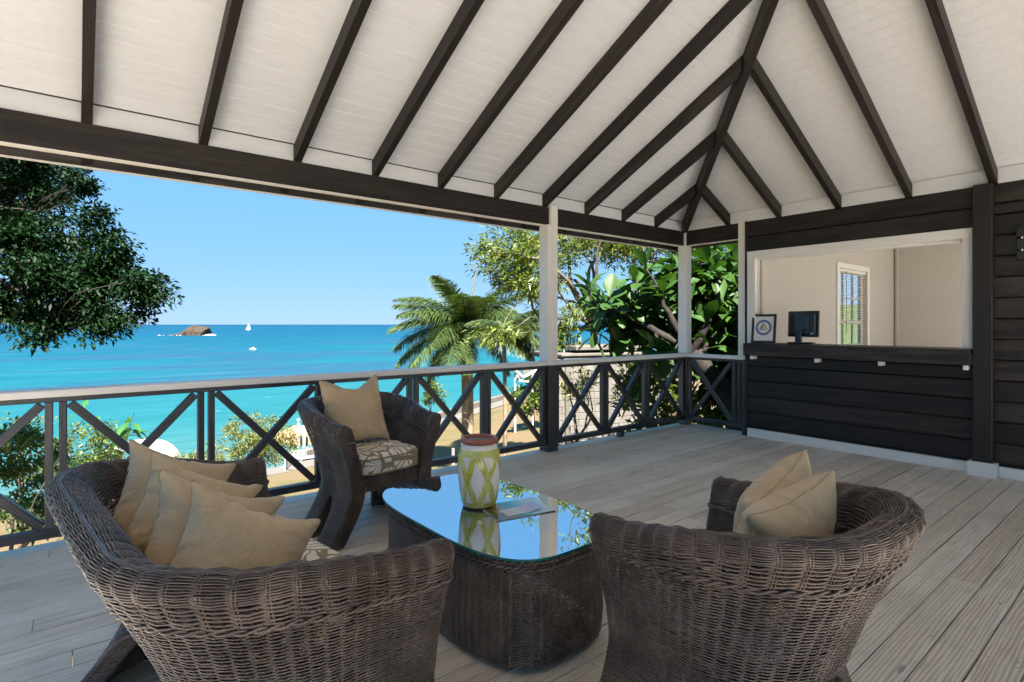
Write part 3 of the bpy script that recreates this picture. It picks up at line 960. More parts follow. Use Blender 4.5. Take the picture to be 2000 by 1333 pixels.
def tub_meshes(W, D, Rc, back_flare, seed, back_splay=.13):
    """woven tub seat: local +y is the front; arms run to the floor, the back is arched open below.
    W, D: plan width and depth at the waist"""
    ZB = .600
    HR = .038
    HTOP = .695
    ARCH = .335

    # base plan path, dense, with outward normals
    pts, nor = [], []
    for t in np.linspace(D, Rc, 40): pts.append((-W / 2, t)); nor.append((-1, 0))
    for a in np.linspace(0, np.pi / 2, 24)[1:-1]:
        pts.append((-W / 2 + Rc - Rc * np.cos(a), Rc - Rc * np.sin(a))); nor.append((-np.cos(a), -np.sin(a)))
    for t in np.linspace(-W / 2 + Rc, W / 2 - Rc, 40): pts.append((t, 0)); nor.append((0, -1))
    for a in np.linspace(0, np.pi / 2, 24)[1:-1]:
        pts.append((W / 2 - Rc + Rc * np.sin(a), Rc - Rc * np.cos(a))); nor.append((np.sin(a), -np.cos(a)))
    for t in np.linspace(Rc, D, 40): pts.append((W / 2, t)); nor.append((1, 0))
    B = np.array(pts); N = np.array(nor)
    back = smoothstep(0.0, .95, -N[:, 1])
    # arms taper into the back: backness also grows towards the rear of the arms
    ry = np.clip(1 - B[:, 1] / D, 0, 1)
    back = np.maximum(back, .55 * smoothstep(.25, 1.0, ry))
    dH = .10 * smoothstep(.05, .95, np.maximum(back, ry * .9))

    def offs(z):
        arm = .15 * ((.31 - z) / .31) ** 1.5 if z < .31 else .092 * smoothstep(.29, .78, z) * 1.05
        bk = back_splay * ((.31 - z) / .31) ** 1.4 if z < .31 else back_flare * ((z - .31) / .41) ** 1.25
        return arm * (1 - back) + bk * back

    def thick(z):
        t0 = .088 if z > .4 else .088 + .01 * smoothstep(.4, .2, z)
        return t0 * (1 - back) + (.075 + .03 * smoothstep(.35, .72, z)) * back

    def zmap(z): return z + dH * np.clip((z - .36) / .36, 0, 1.1)

    def path(z, ph):
        """outer and inner curves at level z; ph > 0 inside the top roll"""
        o = offs(z); th = thick(z)
        mid = o - th / 2
        c = math.cos(ph)
        out = B + N * (mid + th / 2 * c)[:, None]
        inn = B + N * (mid - th / 2 * c)[:, None]
        zz = zmap(z)
        return np.c_[out, zz], np.c_[inn, zz]

    def closed(out, inn, ko, kf, ki):
        def face(a, b):
            t = np.linspace(0, 1, 14)[:, None]
            P = a + (b - a) * t
            d = (b - a)[:2]; L = np.linalg.norm(d) + 1e-9
            nrm = np.array([-d[1], d[0], 0]) / L
            return P + nrm * (np.sin(np.pi * t) * min(.022, L * .3)), nrm
        f1, n1_ = face(out[-1], inn[-1])
        cen = out.mean(0)
        if np.dot(n1_, out[-1] - out[-4]) < 0: f1 = 2 * (out[-1] + (inn[-1] - out[-1]) * np.linspace(0, 1, 14)[:, None]) - f1
        f2, n2_ = face(inn[0], out[0])
        if np.dot(n2_, out[0] - out[3]) < 0: f2 = 2 * (inn[0] + (out[0] - inn[0]) * np.linspace(0, 1, 14)[:, None]) - f2
        return np.concatenate([resample(out, ko * SUB), resample(f1, kf * SUB), resample(inn[::-1], ki * SUB), resample(f2, kf * SUB)])

    acc, rop = Acc(), Acc()
    perim = np.sum(np.linalg.norm(np.diff(B, axis=0), axis=1))
    # zone 1: from the arch top to the braid
    sp = .032
    ko = int(perim / sp) // 2 * 2; ki = int((perim - .3) / sp) // 2 * 2; kf = 4
    pitch = .0038
    zs = np.arange(ARCH, ZB, pitch)
    L = np.array([closed(*path(z, 0), ko, kf, ki) for z in zs])
    weave(acc, L, seed=seed)
    # zone 2: rim band, wider columns, fatter strands
    sp2 = .047
    ko2 = int(perim / sp2) // 2 * 2; ki2 = int((perim - .3) / sp2) // 2 * 2; kf2 = 2
    zs2 = list(np.arange(ZB + .008, HTOP - HR, .0044))
    lev = [(z, 0.0) for z in zs2]
    nph = 25
    for p in np.linspace(0.0, 1.50, nph)[1:]:
        lev.append((HTOP - HR + HR * math.sin(p), p))
    L2 = np.array([closed(*path(z, p), ko2, kf2, ki2) for z, p in lev])
    N2 = weave(acc, L2, .0046, .0040, .0023, seed=seed + 1)
    # paired stakes showing between the columns of the rim
    for c_ in range(L2.shape[1] // SUB):
        i_ = c_ * SUB
        t_ = L2[:, (i_ + 1) % L2.shape[1]] - L2[:, i_ - 1]; t_ /= np.linalg.norm(t_, axis=1)[:, None] + 1e-9
        for o__ in (-.0038, .0038):
            V, F = tube_np(L2[::2, i_] + N2[::2, i_] * .0022 + t_[::2] * o__, .0022, 4); acc.add(V, F)
    # braid under the rim
    Pb = closed(*path(ZB, 0), ko, kf, ki)
    Pb2 = np.repeat(Pb, 2, 0); Pb2[1::2] = (Pb + np.roll(Pb, -1, 0)) / 2
    T = np.roll(Pb2, -1, 0) - np.roll(Pb2, 1, 0)
    Nb = np.cross(T, np.array([0, 0, 1.0])); Nb /= np.linalg.norm(Nb, axis=1)[:, None] + 1e-9
    rope(rop, Pb2 + Nb * .001, Nb, .0036, .0042, turns=int(perim * 2 / .06))
    # top seam strand closing the roll
    o_, i_ = path(HTOP - HR + HR * math.sin(1.5), 1.5)
    V, F = tube_np((o_ + i_) / 2, .006, 6); acc.add(V, F)
    # zone 0: two legs, from the floor to the arch top
    half = W / 2 - Rc * .55
    acx = np.cumsum(np.r_[0, np.linalg.norm(np.diff(B, axis=0), axis=1)])
    mid_i = len(B) // 2
    sc_ = acx[np.argmin(np.abs(B[:40, 1] - (D - .215)))]          # middle of the side arch along the arm
    STOP = .255
    for side in (0, 1):
        for leg in ('front', 'back'):
            loops = []
            for z in np.arange(.004, ARCH if leg == 'back' else STOP, pitch):
                o_, i_ = path(z, 0)
                if side: o_, i_ = o_[::-1], i_[::-1]
                ax_ = acx if side == 0 else (acx[-1] - acx)[::-1]
                aw = half * math.sqrt(max(0.0, 1 - (z / ARCH) ** 3.2))
                ws = .062 * math.sqrt(max(0.0, 1 - (min(z, STOP) / STOP) ** 2.6))
                s0, s1 = (0.0, sc_ - ws) if leg == 'front' else (sc_ + ws, acx[mid_i] - aw)
                if leg == 'back' and z >= STOP: s0 = sc_
                tt = np.linspace(s0, s1, 40)
                oo = np.stack([np.interp(tt, ax_, o_[:, k]) for k in range(3)], -1)
                ii = np.stack([np.interp(tt, ax_, i_[:, k]) for k in range(3)], -1)
                n0 = 6 if leg == 'front' else 14
                t_ = np.linspace(0, 1, 10)[:, None]
                lp = np.concatenate([resample(oo, n0 * SUB), resample(oo[-1] + (ii[-1] - oo[-1]) * t_, 2 * SUB),
                                     resample(ii[::-1], n0 * SUB), resample(ii[0] + (oo[0] - ii[0]) * t_, 2 * SUB)])
                loops.append(lp[::-1] if side else lp)
            if leg == 'front':
                # the front leg runs on up to the arch top as one piece with the arm
                for z in np.arange(STOP, ARCH, pitch):
                    o_, i_ = path(z, 0)
                    if side: o_, i_ = o_[::-1], i_[::-1]
                    tt = np.linspace(0, sc_, 40)
                    ax_ = acx if side == 0 else (acx[-1] - acx)[::-1]
                    oo = np.stack([np.interp(tt, ax_, o_[:, k]) for k in range(3)], -1)
                    ii = np.stack([np.interp(tt, ax_, i_[:, k]) for k in range(3)], -1)
                    t_ = np.linspace(0, 1, 10)[:, None]
                    lp = np.concatenate([resample(oo, 6 * SUB), resample(oo[-1] + (ii[-1] - oo[-1]) * t_, 2 * SUB),
                                         resample(ii[::-1], 6 * SUB), resample(ii[0] + (oo[0] - ii[0]) * t_, 2 * SUB)])
                    loops.append(lp[::-1] if side else lp)
            weave(acc, np.array(loops), seed=seed + 2 + side)
    # arch trim rope
    return acc, rop


def apron_mesh(acc, x0, x1, y, z0, z1):
    """small straight woven panel below the seat front"""
    nC = max(2, int((x1 - x0) / .036)) // 2 * 2
    loops = []
    for z in np.arange(z0, z1, .0038):
        out = np.array([(x1, y, z), (x0, y, z)]); inn = np.array([(x0, y - .03, z), (x1, y - .03, z)])
        loops.append(np.concatenate([resample(out, nC * SUB), resample(inn, nC * SUB)]))
    weave(acc, np.array(loops), seed=5)


def superloop(a, b, n, z, m):
    t = np.linspace(0, 2 * np.pi, 400)
    c, s = np.cos(t), np.sin(t)
    P = np.stack([a * np.sign(c) * np.abs(c) ** (2 / n), b * np.sign(s) * np.abs(s) ** (2 / n), np.full_like(t, z)], -1)
    return resample(P, m)


def cushion_mesh(W, D, H, rc=.08, crown=.02, shape=None):
    """box cushion with rounded plan corners and domed top; local origin at bottom centre"""
    ring_n = 96
    base = superloop(W / 2, D / 2, 6, 0, ring_n)
    V = []; 
    prof = [(.90, 0.0), (.985, .006), (1.0, .02), (1.003, H * .5), (1.0, H - .022), (.985, H - .008), (.955, H + .001), (.85, H + crown * .45), (.65, H + crown * .8), (.4, H + crown * .95), (.15, H + crown)]
    rgc = np.random.default_rng(int(W * 1000))
    for s, z in prof:
        wob = .003 * np.sin(np.arange(ring_n) * .7 + z * 40)
        V.append(np.c_[base[:, :2] * (s), np.full(ring_n, z) + (wob if z > H * .8 else 0)])
    n = len(prof)
    V = np.concatenate(V)
    i = np.arange(n - 1)[:, None] * ring_n; j = np.arange(ring_n)[None, :]; j2 = (j + 1) % ring_n
    F = np.stack([i + j, i + j2, i + ring_n + j2, i + ring_n + j], -1).reshape(-1, 4).tolist()
    F.append(list(range((n - 1) * ring_n, n * ring_n))); F.append(list(range(ring_n))[::-1])
    me = mesh_np('cushion', V, F, True)
    rims = [np.c_[base[:, :2] * 1.004, np.full(ring_n, z)] for z in (.014, H - .014)]
    acc = Acc()
    for r_ in rims:
        P = np.vstack([r_, r_[:2]]); v, f = tube_np(P, .0045, 6); acc.add(v, f)
    return me, acc.mesh('piping', True)


# --- cloth pillow: two square sheets sewn at the rim, inflated, optionally chopped at the top


def pillow_sim(size=.44, N=26, press=.08, chop=0.0, seed=0, fill=.095):
    rg = np.random.default_rng(seed)
    g = np.linspace(-.5, .5, N) * size
    X, Y = np.meshgrid(g, g, indexing='ij')
    idx = np.arange(N * N).reshape(N, N)
    top = np.stack([X, Y, np.full_like(X, .004)], -1).reshape(-1, 3)
    bot = np.stack([X, Y, np.full_like(X, -.004)], -1).reshape(-1, 3)
    edge = np.zeros((N, N), bool); edge[0, :] = edge[-1, :] = edge[:, 0] = edge[:, -1] = True
    edge = edge.ravel()
    inner = np.where(~edge)[0]
    mapb = np.arange(N * N); mapb[inner] = N * N + np.arange(len(inner))
    P = np.concatenate([top, bot[inner]])
    P[edge.nonzero()[0], 2] = 0
    P[:, 2] += rg.normal(0, .0012, len(P))
    idb = mapb[idx]
    E = []; 
    for I in (idx, idb):
        E += [np.c_[I[:-1, :].ravel(), I[1:, :].ravel()], np.c_[I[:, :-1].ravel(), I[:, 1:].ravel()],
              np.c_[I[:-1, :-1].ravel(), I[1:, 1:].ravel()], np.c_[I[:-1, 1:].ravel(), I[1:, :-1].ravel()]]
    E = np.unique(np.sort(np.concatenate(E), 1), axis=0)
    flat = np.concatenate([top, bot[inner]]); flat[:, 2] = 0
    L0 = np.linalg.norm(flat[E[:, 0]] - flat[E[:, 1]], axis=1)
    cnt = np.bincount(E.ravel(), minlength=len(P)).astype(float)
    Ft = np.stack([idx[:-1, :-1], idx[1:, :-1], idx[1:, 1:], idx[:-1, 1:]], -1).reshape(-1, 4)
    Fb = np.stack([idb[:-1, :-1], idb[:-1, 1:], idb[1:, 1:], idb[1:, :-1]], -1).reshape(-1, 4)
    F = np.concatenate([Ft, Fb])
    V = np.zeros_like(P)
    vtar = size * size * fill
    ntop = np.exp(-((g - size * .03) / (size * .13)) ** 2)
    tcols = idx[:, -1]
    for it in range(170):
        d1 = P[F[:, 2]] - P[F[:, 0]]; d2 = P[F[:, 3]] - P[F[:, 1]]
        fn = np.cross(d1, d2) * .5
        A = np.zeros_like(P)
        vol = np.sum(P[F].mean(1) * fn) / 3
        pr = press * max(-.3, min(1.0, 1 - vol / vtar))
        for k in range(4): np.add.at(A, F[:, k], fn)
        V = V * .88 + A * (pr * 6.0)
        sp_ = np.linalg.norm(V, axis=1); lim = np.minimum(1, .006 / (sp_ + 1e-9)); V *= lim[:, None]
        Q = P + V
        for _ in range(6):
            d = Q[E[:, 1]] - Q[E[:, 0]]; L = np.linalg.norm(d, axis=1) + 1e-9
            s = np.where(L > L0, .5, .10) * (L - L0) / L
            c = d * s[:, None]
            D = np.zeros_like(Q)
            for ax in range(3):
                D[:, ax] = np.bincount(E[:, 0], c[:, ax], len(Q)) - np.bincount(E[:, 1], c[:, ax], len(Q))
            Q += D / cnt[:, None] * 1.9
            if chop > 0:
                # the edge of a hand has knocked the top edge down
                k_ = min(1.0, it / 60)
                ty = size * .47 - chop * size * .24 * ntop * k_
                Q[tcols, 1] = np.where(ntop > .25, np.minimum(Q[tcols, 1], ty), Q[tcols, 1])
        V = (Q - P); P = Q
    rimi = np.concatenate([idx[:, 0], idx[-1, 1:], idx[::-1, -1][1:], idx[0, ::-1][1:]])
    return P, F, rimi


def pillow_mesh(**kw):
    P, F, rim = pillow_sim(**kw)
    me = mesh_np('pillow', P, F, True)
    bm = bmesh.new(); bm.from_mesh(me)
    bmesh.ops.subdivide_edges(bm, edges=bm.edges[:], cuts=1, use_grid_fill=True, smooth=.6)
    bmesh.ops.smooth_vert(bm, verts=bm.verts[:], factor=.35, use_axis_x=True, use_axis_y=True, use_axis_z=True)
    # creases running in from the seams and across the face
    rg = np.random.default_rng(kw.get('seed', 0) + 500)
    sz = kw.get('size', .44)
    bm.normal_update()
    co = np.array([v.co for v in bm.verts]); no = np.array([v.normal for v in bm.verts])
    for side in (1, -1):
        m_ = (no[:, 2] * side > -.1).astype(float)
        for k in range(16):
            if k < 12:
                a_ = rg.uniform(0, 2 * np.pi); p = np.array([np.cos(a_), np.sin(a_)]) * sz * .46
                p = np.clip(p * 1.35, -sz * .46, sz * .46)
                d = -p / np.linalg.norm(p) + rg.normal(0, .35, 2)
                ln = rg.uniform(.10, .22) * sz / .44
            else:
                p = rg.uniform(-.3, .3, 2) * sz; d = rg.normal(0, 1, 2); ln = rg.uniform(.10, .25)
            d /= np.linalg.norm(d)
            rel = co[:, :2] - p
            t = rel @ d; n_ = rel @ np.array([-d[1], d[0]]) + .02 * np.sin(t * 22 + k)
            w_ = rg.uniform(.007, .018)
            f = np.exp(-(n_ / w_) ** 2) - .55 * np.exp(-((n_ - w_ * 1.6) / (w_ * 1.2)) ** 2)
            f *= smoothstep(-.03, .02, t) * smoothstep(ln, ln * .4, t) * m_
            co -= no * (f * rg.uniform(.0015, .0040))[:, None]
    for v, c in zip(bm.verts, co): v.co = c
    bm.verts.ensure_lookup_table()
    rim = np.array([bm.verts[i].co for i in rim]) if True else rim
    bm.to_mesh(me); bm.free()
    me.polygons.foreach_set('use_smooth', np.ones(len(me.polygons), dtype=bool))
    v, f = tube_np(rim, .0014, 5)
    return me, mesh_np('seam', v, f, True)


def rotm(x, y, z):
    M = Matrix((Vector(x), Vector(y), Vector(z))).transposed().to_4x4()
    return M


def pillow(meshes, label, loc, normal, roll, group, seat=None):
    """loc: centre; normal: the way its face looks; roll: turn in its own plane"""
    n = Vector(normal).normalized()
    up = Vector((0, 0, 1)); y = (up - n * up.dot(n)).normalized(); x = y.cross(n)
    M = Matrix.Translation(loc) @ rotm(x, y, n) @ Matrix.Rotation(R(roll), 4, 'Z')
    t = thing('pillow', label, 'pillow', group=group, M=M)
    for nm, me, mt in (('pillow_case', meshes[0], M_PILLOW), ('seam', meshes[1], M_SEAM)):
        me = me.copy()
        if seat is not None:
            # the soft pillow flattens where it leans on the back, the arms and the seat cushion
            Ms, fl, W = seat
            A = np.array(Ms.inverted() @ M); Ai = np.array(M.inverted() @ Ms)
            V = np.empty(len(me.vertices) * 3, dtype=np.float32); me.vertices.foreach_get('co', V)
            P = V.reshape(-1, 3) @ A[:3, :3].T + A[:3, 3]
            P[:, 2] = np.maximum(P[:, 2], .482 + .12 * (P[:, 2] - .482) * (P[:, 2] < .482))
            z0 = np.clip((P[:, 2] + .1) / (1 + .1 / .36), .32, .70)
            iy = -(fl * ((z0 - .31) / .41) ** 1.25) + .075 + .03 * smoothstep(.35, .72, z0) + .008
            P[:, 1] = np.maximum(P[:, 1], iy + .10 * np.minimum(0, P[:, 1] - iy) + .006)
            ix = W / 2 + .0966 * smoothstep(.29, .78, z0) - .098
            over = np.maximum(0, np.abs(P[:, 0]) - ix) * (P[:, 2] < .76)
            P[:, 0] -= np.sign(P[:, 0]) * over * .93
            V = (P @ Ai[:3, :3].T + Ai[:3, 3]).astype(np.float32)
            me.vertices.foreach_set('co', V.ravel()); me.update()
        obj(nm, me, mt, t, M)
    return t


def build_furniture():
    # ---- armchairs (one mesh, two places)
    cw, cd = .57, .52
    acc, rop = tub_meshes(cw, cd, .22, .215, 11)
    apron_mesh(acc, -cw / 2 + .07, cw / 2 - .07, cd - .02, .285, .37)
    me_sh, me_br = acc.mesh('woven_shell', True), rop.mesh('braid', True)
    cu, pi_ = cushion_mesh(cw - .13, cd - .03, .115)
    seat_V, seat_F = cbox(cw - .12, cd - .05, .02, .004)
    seat = mesh_np('seat_base', seat_V, seat_F)

    def chair(label, x, y, rz):
        t = thing('wicker_armchair', label, 'armchair', (x, y, 0), rz, 'dark wicker tub armchairs')
        Mw = wmat(t)
        a = obj('woven_shell', me_sh, M_WICK, t, Mw); a['kind'] = 'stuff'
        obj('braid', me_br, M_WICK, t, Mw)
        obj('seat_base', seat, M_WICKDARK, t, Mw @ Matrix.Translation((0, cd / 2 + .0, .365)))
        return Mw

    def cushion(label, M, c, p):
        t = thing('seat_cushion', label, 'cushion', group='palm print seat cushions', M=M)
        obj('cushion_body', c, M_CUSH, t, M)
        obj('piping', p, M_PIPING, t, M)
    # the far one faces the table, its back to the sea
    M1 = chair('dark wicker tub armchair with its back to the sea railing', 1.46, 3.585, R(180 + 7.0))
    cushion('palm print seat cushion on the armchair by the sea railing', M1 @ Matrix.Translation((0, cd / 2 + .025, .376)), cu, pi_)
    M2 = chair('dark wicker tub armchair seen from behind at the near right of the glass table', 1.575, .615, R(-1.5))
    cushion('palm print seat cushion under two pillows in the near right armchair', M2 @ Matrix.Translation((0, cd / 2 + .025, .376)), cu, pi_)

    # ---- loveseat
    sw, sdp = 1.19, .53
    acc, rop = tub_meshes(sw, sdp, .25, .24, 31, .20)
    apron_mesh(acc, -sw / 2 + .07, sw / 2 - .07, sdp - .02, .285, .37)
    t = thing('wicker_loveseat', 'dark wicker two seat sofa with rolled rim and four taupe pillows', 'loveseat', (.175, 1.84, 0), R(-90 + 7.0))
    Mw = wmat(t)
    a = obj('woven_shell', acc.mesh('woven_shell', True), M_WICK, t, Mw); a['kind'] = 'stuff'
    obj('braid', rop.mesh('braid', True), M_WICK, t, Mw)
    V, F = cbox(sw - .12, sdp - .05, .02, .004)
    obj('seat_base', mesh_np('seat_base', V, F), M_WICKDARK, t, Mw @ Matrix.Translation((0, sdp / 2, .365)))
    cu2, pi2 = cushion_mesh(sw - .13, sdp - .03, .115)
    cushion('long palm print seat cushion on the wicker loveseat', Mw @ Matrix.Translation((0, sdp / 2 + .025, .376)), cu2, pi2)

    # ---- pillows
    pa = pillow_mesh(size=.46, chop=1.0, seed=3, fill=.085)
    pb = pillow_mesh(size=.40, chop=.35, seed=8, fill=.10)
    pc = pillow_mesh(size=.395, chop=.2, seed=21, fill=.10)
    pd = pillow_mesh(size=.40, chop=.4, seed=33, fill=.10)
    pe = pillow_mesh(size=.40, chop=.1, seed=47, fill=.105)
    g = 'taupe pillows on the wicker seats'
    pillow(pa, 'taupe pillow with a chopped top on the armchair by the railing', (1.42, 3.42, .715), (.02, -1, .25), 3, g, (M1, .215, cw))
    pillow(pb, 'rearmost taupe pillow of the four on the loveseat, nearest the sea', (.26, 2.22, .66), (.22, -.85, .40), -25, g, (Mw, .24, sw))
    pillow(pc, 'second taupe pillow from the sea on the loveseat', (.28, 1.99, .65), (.16, -.86, .42), -30, g, (Mw, .24, sw))
    pillow(pd, 'third taupe pillow from the sea on the loveseat', (.295, 1.735, .65), (.20, -.86, .42), -26, g, (Mw, .24, sw))
    pillow(pe, 'front taupe pillow on the loveseat, nearest the viewer with a seam down its face', (.325, 1.55, .645), (.14, -.86, .46), -31, g, (Mw, .24, sw))
    pillow(pd, 'pale taupe pillow in front in the near right armchair', (1.635, .76, .64), (.15, 1, .36), -14, g, (M2, .215, cw))
    pillow(pc, 'taupe pillow tucked behind the paler one in the near right armchair', (1.82, .88, .635), (-.05, 1, .30), -22, g, (M2, .215, cw))


build_furniture()


def build_table():
    cx, cy = 1.47, 2.03
    rz = R(1.0)
    t = thing('coffee_table', 'oval dark wicker coffee table with a reflecting glass top', 'coffee table', (cx, cy, 0), rz)
    Mw = wmat(t)
    acc = Acc()
    A0, B0 = .318, .565
    loops = []
    m_ = int(2.9 / .036) // 2 * 2 * SUB
    H = .425
    for z in np.arange(.03, H, .0038):
        u = z / H
        k = 1.0 - .028 * math.sin(math.pi * min(1, (1 - u) * 1.4)) ** 1.5 - .055 * (1 - u) ** 5
        loops.append(superloop(A0 * k, B0 * (1 - (1 - k) * .6), 3.4, z, m_)[::1])
    weave(acc, np.array(loops), seed=77)
    a = obj('woven_base', acc.mesh('woven_base', True), M_WICK, t, Mw); a['kind'] = 'stuff'
    rop = Acc()
    for zz, kk in ((H - .002, 1.0), (H - .030, .995)):
        P = superloop(A0 * kk, B0 * kk, 3.4, zz, 900)
        T = np.roll(P, -1, 0) - np.roll(P, 1, 0)
        N = np.cross(T, np.array([0, 0, 1.0])); N /= np.linalg.norm(N, axis=1)[:, None]
        rope(rop, P + N * .002, N, .005, .005, turns=52)
    obj('braid', rop.mesh('braid', True), M_WICK, t, Mw)
    # woven top under the glass: straight strands
    top = Acc()
    for y in np.arange(-B0 + .02, B0 - .015, .011):
        hw = A0 * max(0, 1 - abs(y / B0) ** 2.9) ** (1 / 2.9) - .01
        if hw < .03: continue
        xs = np.linspace(-hw, hw, max(6, int(hw * 2 / .012)))
        k = int(round(y / .011))
        z = H - .012 + .003 * np.cos(np.pi * xs / .036 + np.pi * (k % 2))
        v, f = tube_np(np.c_[xs, np.full_like(xs, y), z], .0048, 5)
        top.add(v, f)
    a = obj('woven_top', top.mesh('woven_top', True), M_WICK, t, Mw); a['kind'] = 'stuff'
    for x, y in ((-.17, -.43), (.17, -.43), (-.17, .43), (.17, .43)):
        v, f = lathe([(.0, 0), (.020, 0), (.022, .006), (.020, .05), (.0, .05)], 16)
        obj('foot', mesh_np('foot', v, f, True), M_WICKDARK, t, Mw @ Matrix.Translation((x, y, .001)))
    # glass: a coated clear sheet, mirror like at a slant
    g = bpy.data.materials.new('table_glass'); g.use_nodes = True
    nt = g.node_tree; nt.nodes.clear()
    out = nt.nodes.new('ShaderNodeOutputMaterial'); mix = nt.nodes.new('ShaderNodeMixShader')
    tr = nt.nodes.new('ShaderNodeBsdfTransparent'); gl = nt.nodes.new('ShaderNodeBsdfGlossy')
    gl.inputs['Roughness'].default_value = .0; gl.inputs['Color'].default_value = (.93, .97, 1.0, 1)
    tr.inputs['Color'].default_value = (.62, .70, .69, 1)
    fr = nt.nodes.new('ShaderNodeFresnel'); fr.inputs['IOR'].default_value = 22.0
    nt.links.new(fr.outputs[0], mix.inputs[0]); nt.links.new(tr.outputs[0], mix.inputs[1]); nt.links.new(gl.outputs[0], mix.inputs[2])
    nt.links.new(mix.outputs[0], out.inputs[0])
    e = Mat('glass_edge', (.01, .12, .12), .1, .6)
    n = 160
    lo = superloop(.338, .585, 3.5, .4335, n); hi = superloop(.338, .585, 3.5, .4415, n)
    lo2 = superloop(.336, .583, 3.5, .4330, n); hi2 = superloop(.336, .583, 3.5, .4420, n)
    V = np.concatenate([lo2, lo, hi, hi2])
    F = []
    for r_ in range(3):
        for i in range(n):
            j = (i + 1) % n
            F.append((r_ * n + i, r_ * n + j, (r_ + 1) * n + j, (r_ + 1) * n + i))
    F.append(tuple(range(3 * n, 4 * n)))
    me = mesh_np('glass_top', V, F)
    me.materials.append(g); me.materials.append(e.m)
    for p in me.polygons[:-1]: p.material_index = 1
    obj('glass_top', me, None, t, Mw)

    # ---- jar
    jz = .4422
    M = Matrix.Translation((1.465, 2.075, jz)) @ Matrix.Rotation(R(20), 4, 'Z')
    j = thing('ceramic_jar', 'cream ceramic jar with yellow green lattice bands and a terracotta rim', 'jar', M=M)
    Hh = .325
    prof = [(0, .002), (.070, .0), (.076, .004), (.0775, .012), (.084, .03), (.0925, .08), (.0985, .15), (.100, .19), (.0985, .225), (.093, .255), (.083, .277), (.076, .287), (.074, .293)]
    v, f = lathe(prof, 64)
    m = Mat('glazed_lattice', (.7, .68, .6), .12, .6)
    tc = m.new('ShaderNodeTexCoord'); s = m.new('ShaderNodeSeparateXYZ'); m.link(tc.outputs['Object'], s.inputs[0])
    a = m.math('MULTIPLY', m.math('ARCTAN2', s.outputs[1], s.outputs[0]), 1 / (2 * math.pi))
    zz = m.math('MULTIPLY', s.outputs[2], 1 / .25)
    nz = m.noise(tc.outputs['Object'], 14, 2, .5)
    nzz = m.math('MULTIPLY', m.math('SUBTRACT', nz, .5), .22)
    nfan = 6.0

    def stripe(sign, wid, off=0.0):
        q = m.math('ADD', m.math('MULTIPLY', a, nfan), m.math('MULTIPLY', zz, sign * .95))
        q = m.math('ADD', q, m.math('ADD', nzz, off))
        fr_ = m.math('ABSOLUTE', m.math('SUBTRACT', m.math('FRACT', q), .5))
        return m.math('LESS_THAN', fr_, wid)
    lat = m.math('MAXIMUM', stripe(1, .165), stripe(-1, .165))
    rings = m.math('MAXIMUM', m.math('GREATER_THAN', m.math('ADD', s.outputs[2], m.math('MULTIPLY', nzz, .02)), .238), m.math('LESS_THAN', m.math('ADD', s.outputs[2], m.math('MULTIPLY', nzz, .02)), .032))
    neck = m.math('GREATER_THAN', s.outputs[2], .268)
    lat = m.math('MULTIPLY', m.math('MAXIMUM', lat, rings), m.math('SUBTRACT', 1.0, neck))
    line = m.math('MAXIMUM', stripe(1, .011, .03), stripe(-1, .011, -.02))
    brk = m.math('GREATER_THAN', m.noise(tc.outputs['Object'], 11, 1, .5), .47)
    line = m.math('MULTIPLY', m.math('MULTIPLY', line, brk), m.math('SUBTRACT', 1.0, rings))
    shade = m.ramp(m.noise(tc.outputs['Object'], 26, 3, .6), [(.35, (.46, .44, .07)), (.65, (.60, .58, .17))])
    col = m.mix(lat, (.74, .71, .66), shade)
    col = m.mix(line, col, (.035, .05, .04))
    foot = m.math('LESS_THAN', s.outputs[2], .010)
    col = m.mix(foot, col, (.10, .04, .02))
    m.color(col)
    m.bump(m.math('ADD', lat, nz), .12, .002)
    obj('jar_body', mesh_np('jar_body', v, f, True), m.m, j, M)
    ang = np.linspace(0, 2 * np.pi, 20)
    prof2 = [(.077 + .0115 * math.cos(x), .303 + .013 * math.sin(x)) for x in ang]
    v, f = lathe(prof2, 64)
    mt = Mat('terracotta_rim', (.20, .058, .032), .38, .4)
    n1 = mt.noise(mt.coord((20, 20, 20)), 2, 3, .6)
    mt.color(mt.ramp(n1, [(.3, (.24, .075, .05)), (.7, (.34, .12, .08))])); mt.bump(n1, .2, .001)
    obj('jar_rim', mesh_np('jar_rim', v, f, True), mt.m, j, M)
    v, f = lathe([(.066, .30), (.068, .27), (.085, .22), (.085, .1), (.05, .03), (.0, .025)], 48)
    obj('jar_inside', mesh_np('jar_inside', v, f, True), Mat('jar_inside', (.45, .40, .36), .5).m, j, M)

    # ---- magazine and card
    def flat(name, label, cat, cxy, rz_, w, h, th, z, mat, mat2, curl):
        Mx = Matrix.Translation((cxy[0], cxy[1], z)) @ Matrix.Rotation(rz_, 4, 'Z')
        n = 12
        xs = np.linspace(-w / 2, w / 2, n)
        lift = curl * smoothstep(.1, .5, xs / w) + .0006
        V = []
        for dz in (0, th):
            for y in (-h / 2, h / 2):
                for x, l in zip(xs, lift): V.append((x, y, l + dz))
        F = []; top = []
        for i in range(n - 1):
            F.append((2 * n + i, 2 * n + i + 1, 3 * n + i + 1, 3 * n + i)); top.append(len(F) - 1)
            F.append((i, n + i, n + i + 1, i + 1))
            F.append((i, i + 1, 2 * n + i + 1, 2 * n + i)); F.append((n + i, 3 * n + i, 3 * n + i + 1, n + i + 1))
        F.append((0, 2 * n, 3 * n, n)); F.append((n - 1, 2 * n - 1, 4 * n - 1, 3 * n - 1))
        me = mesh_np(name, V, F); me.materials.append(mat2); me.materials.append(mat)
        for k in top: me.polygons[k].material_index = 1
        o = obj(name, me, None, None, Mx)
        tag(o, label, cat)
    paper = Mat('paper_edge', (.7, .7, .68), .5).m
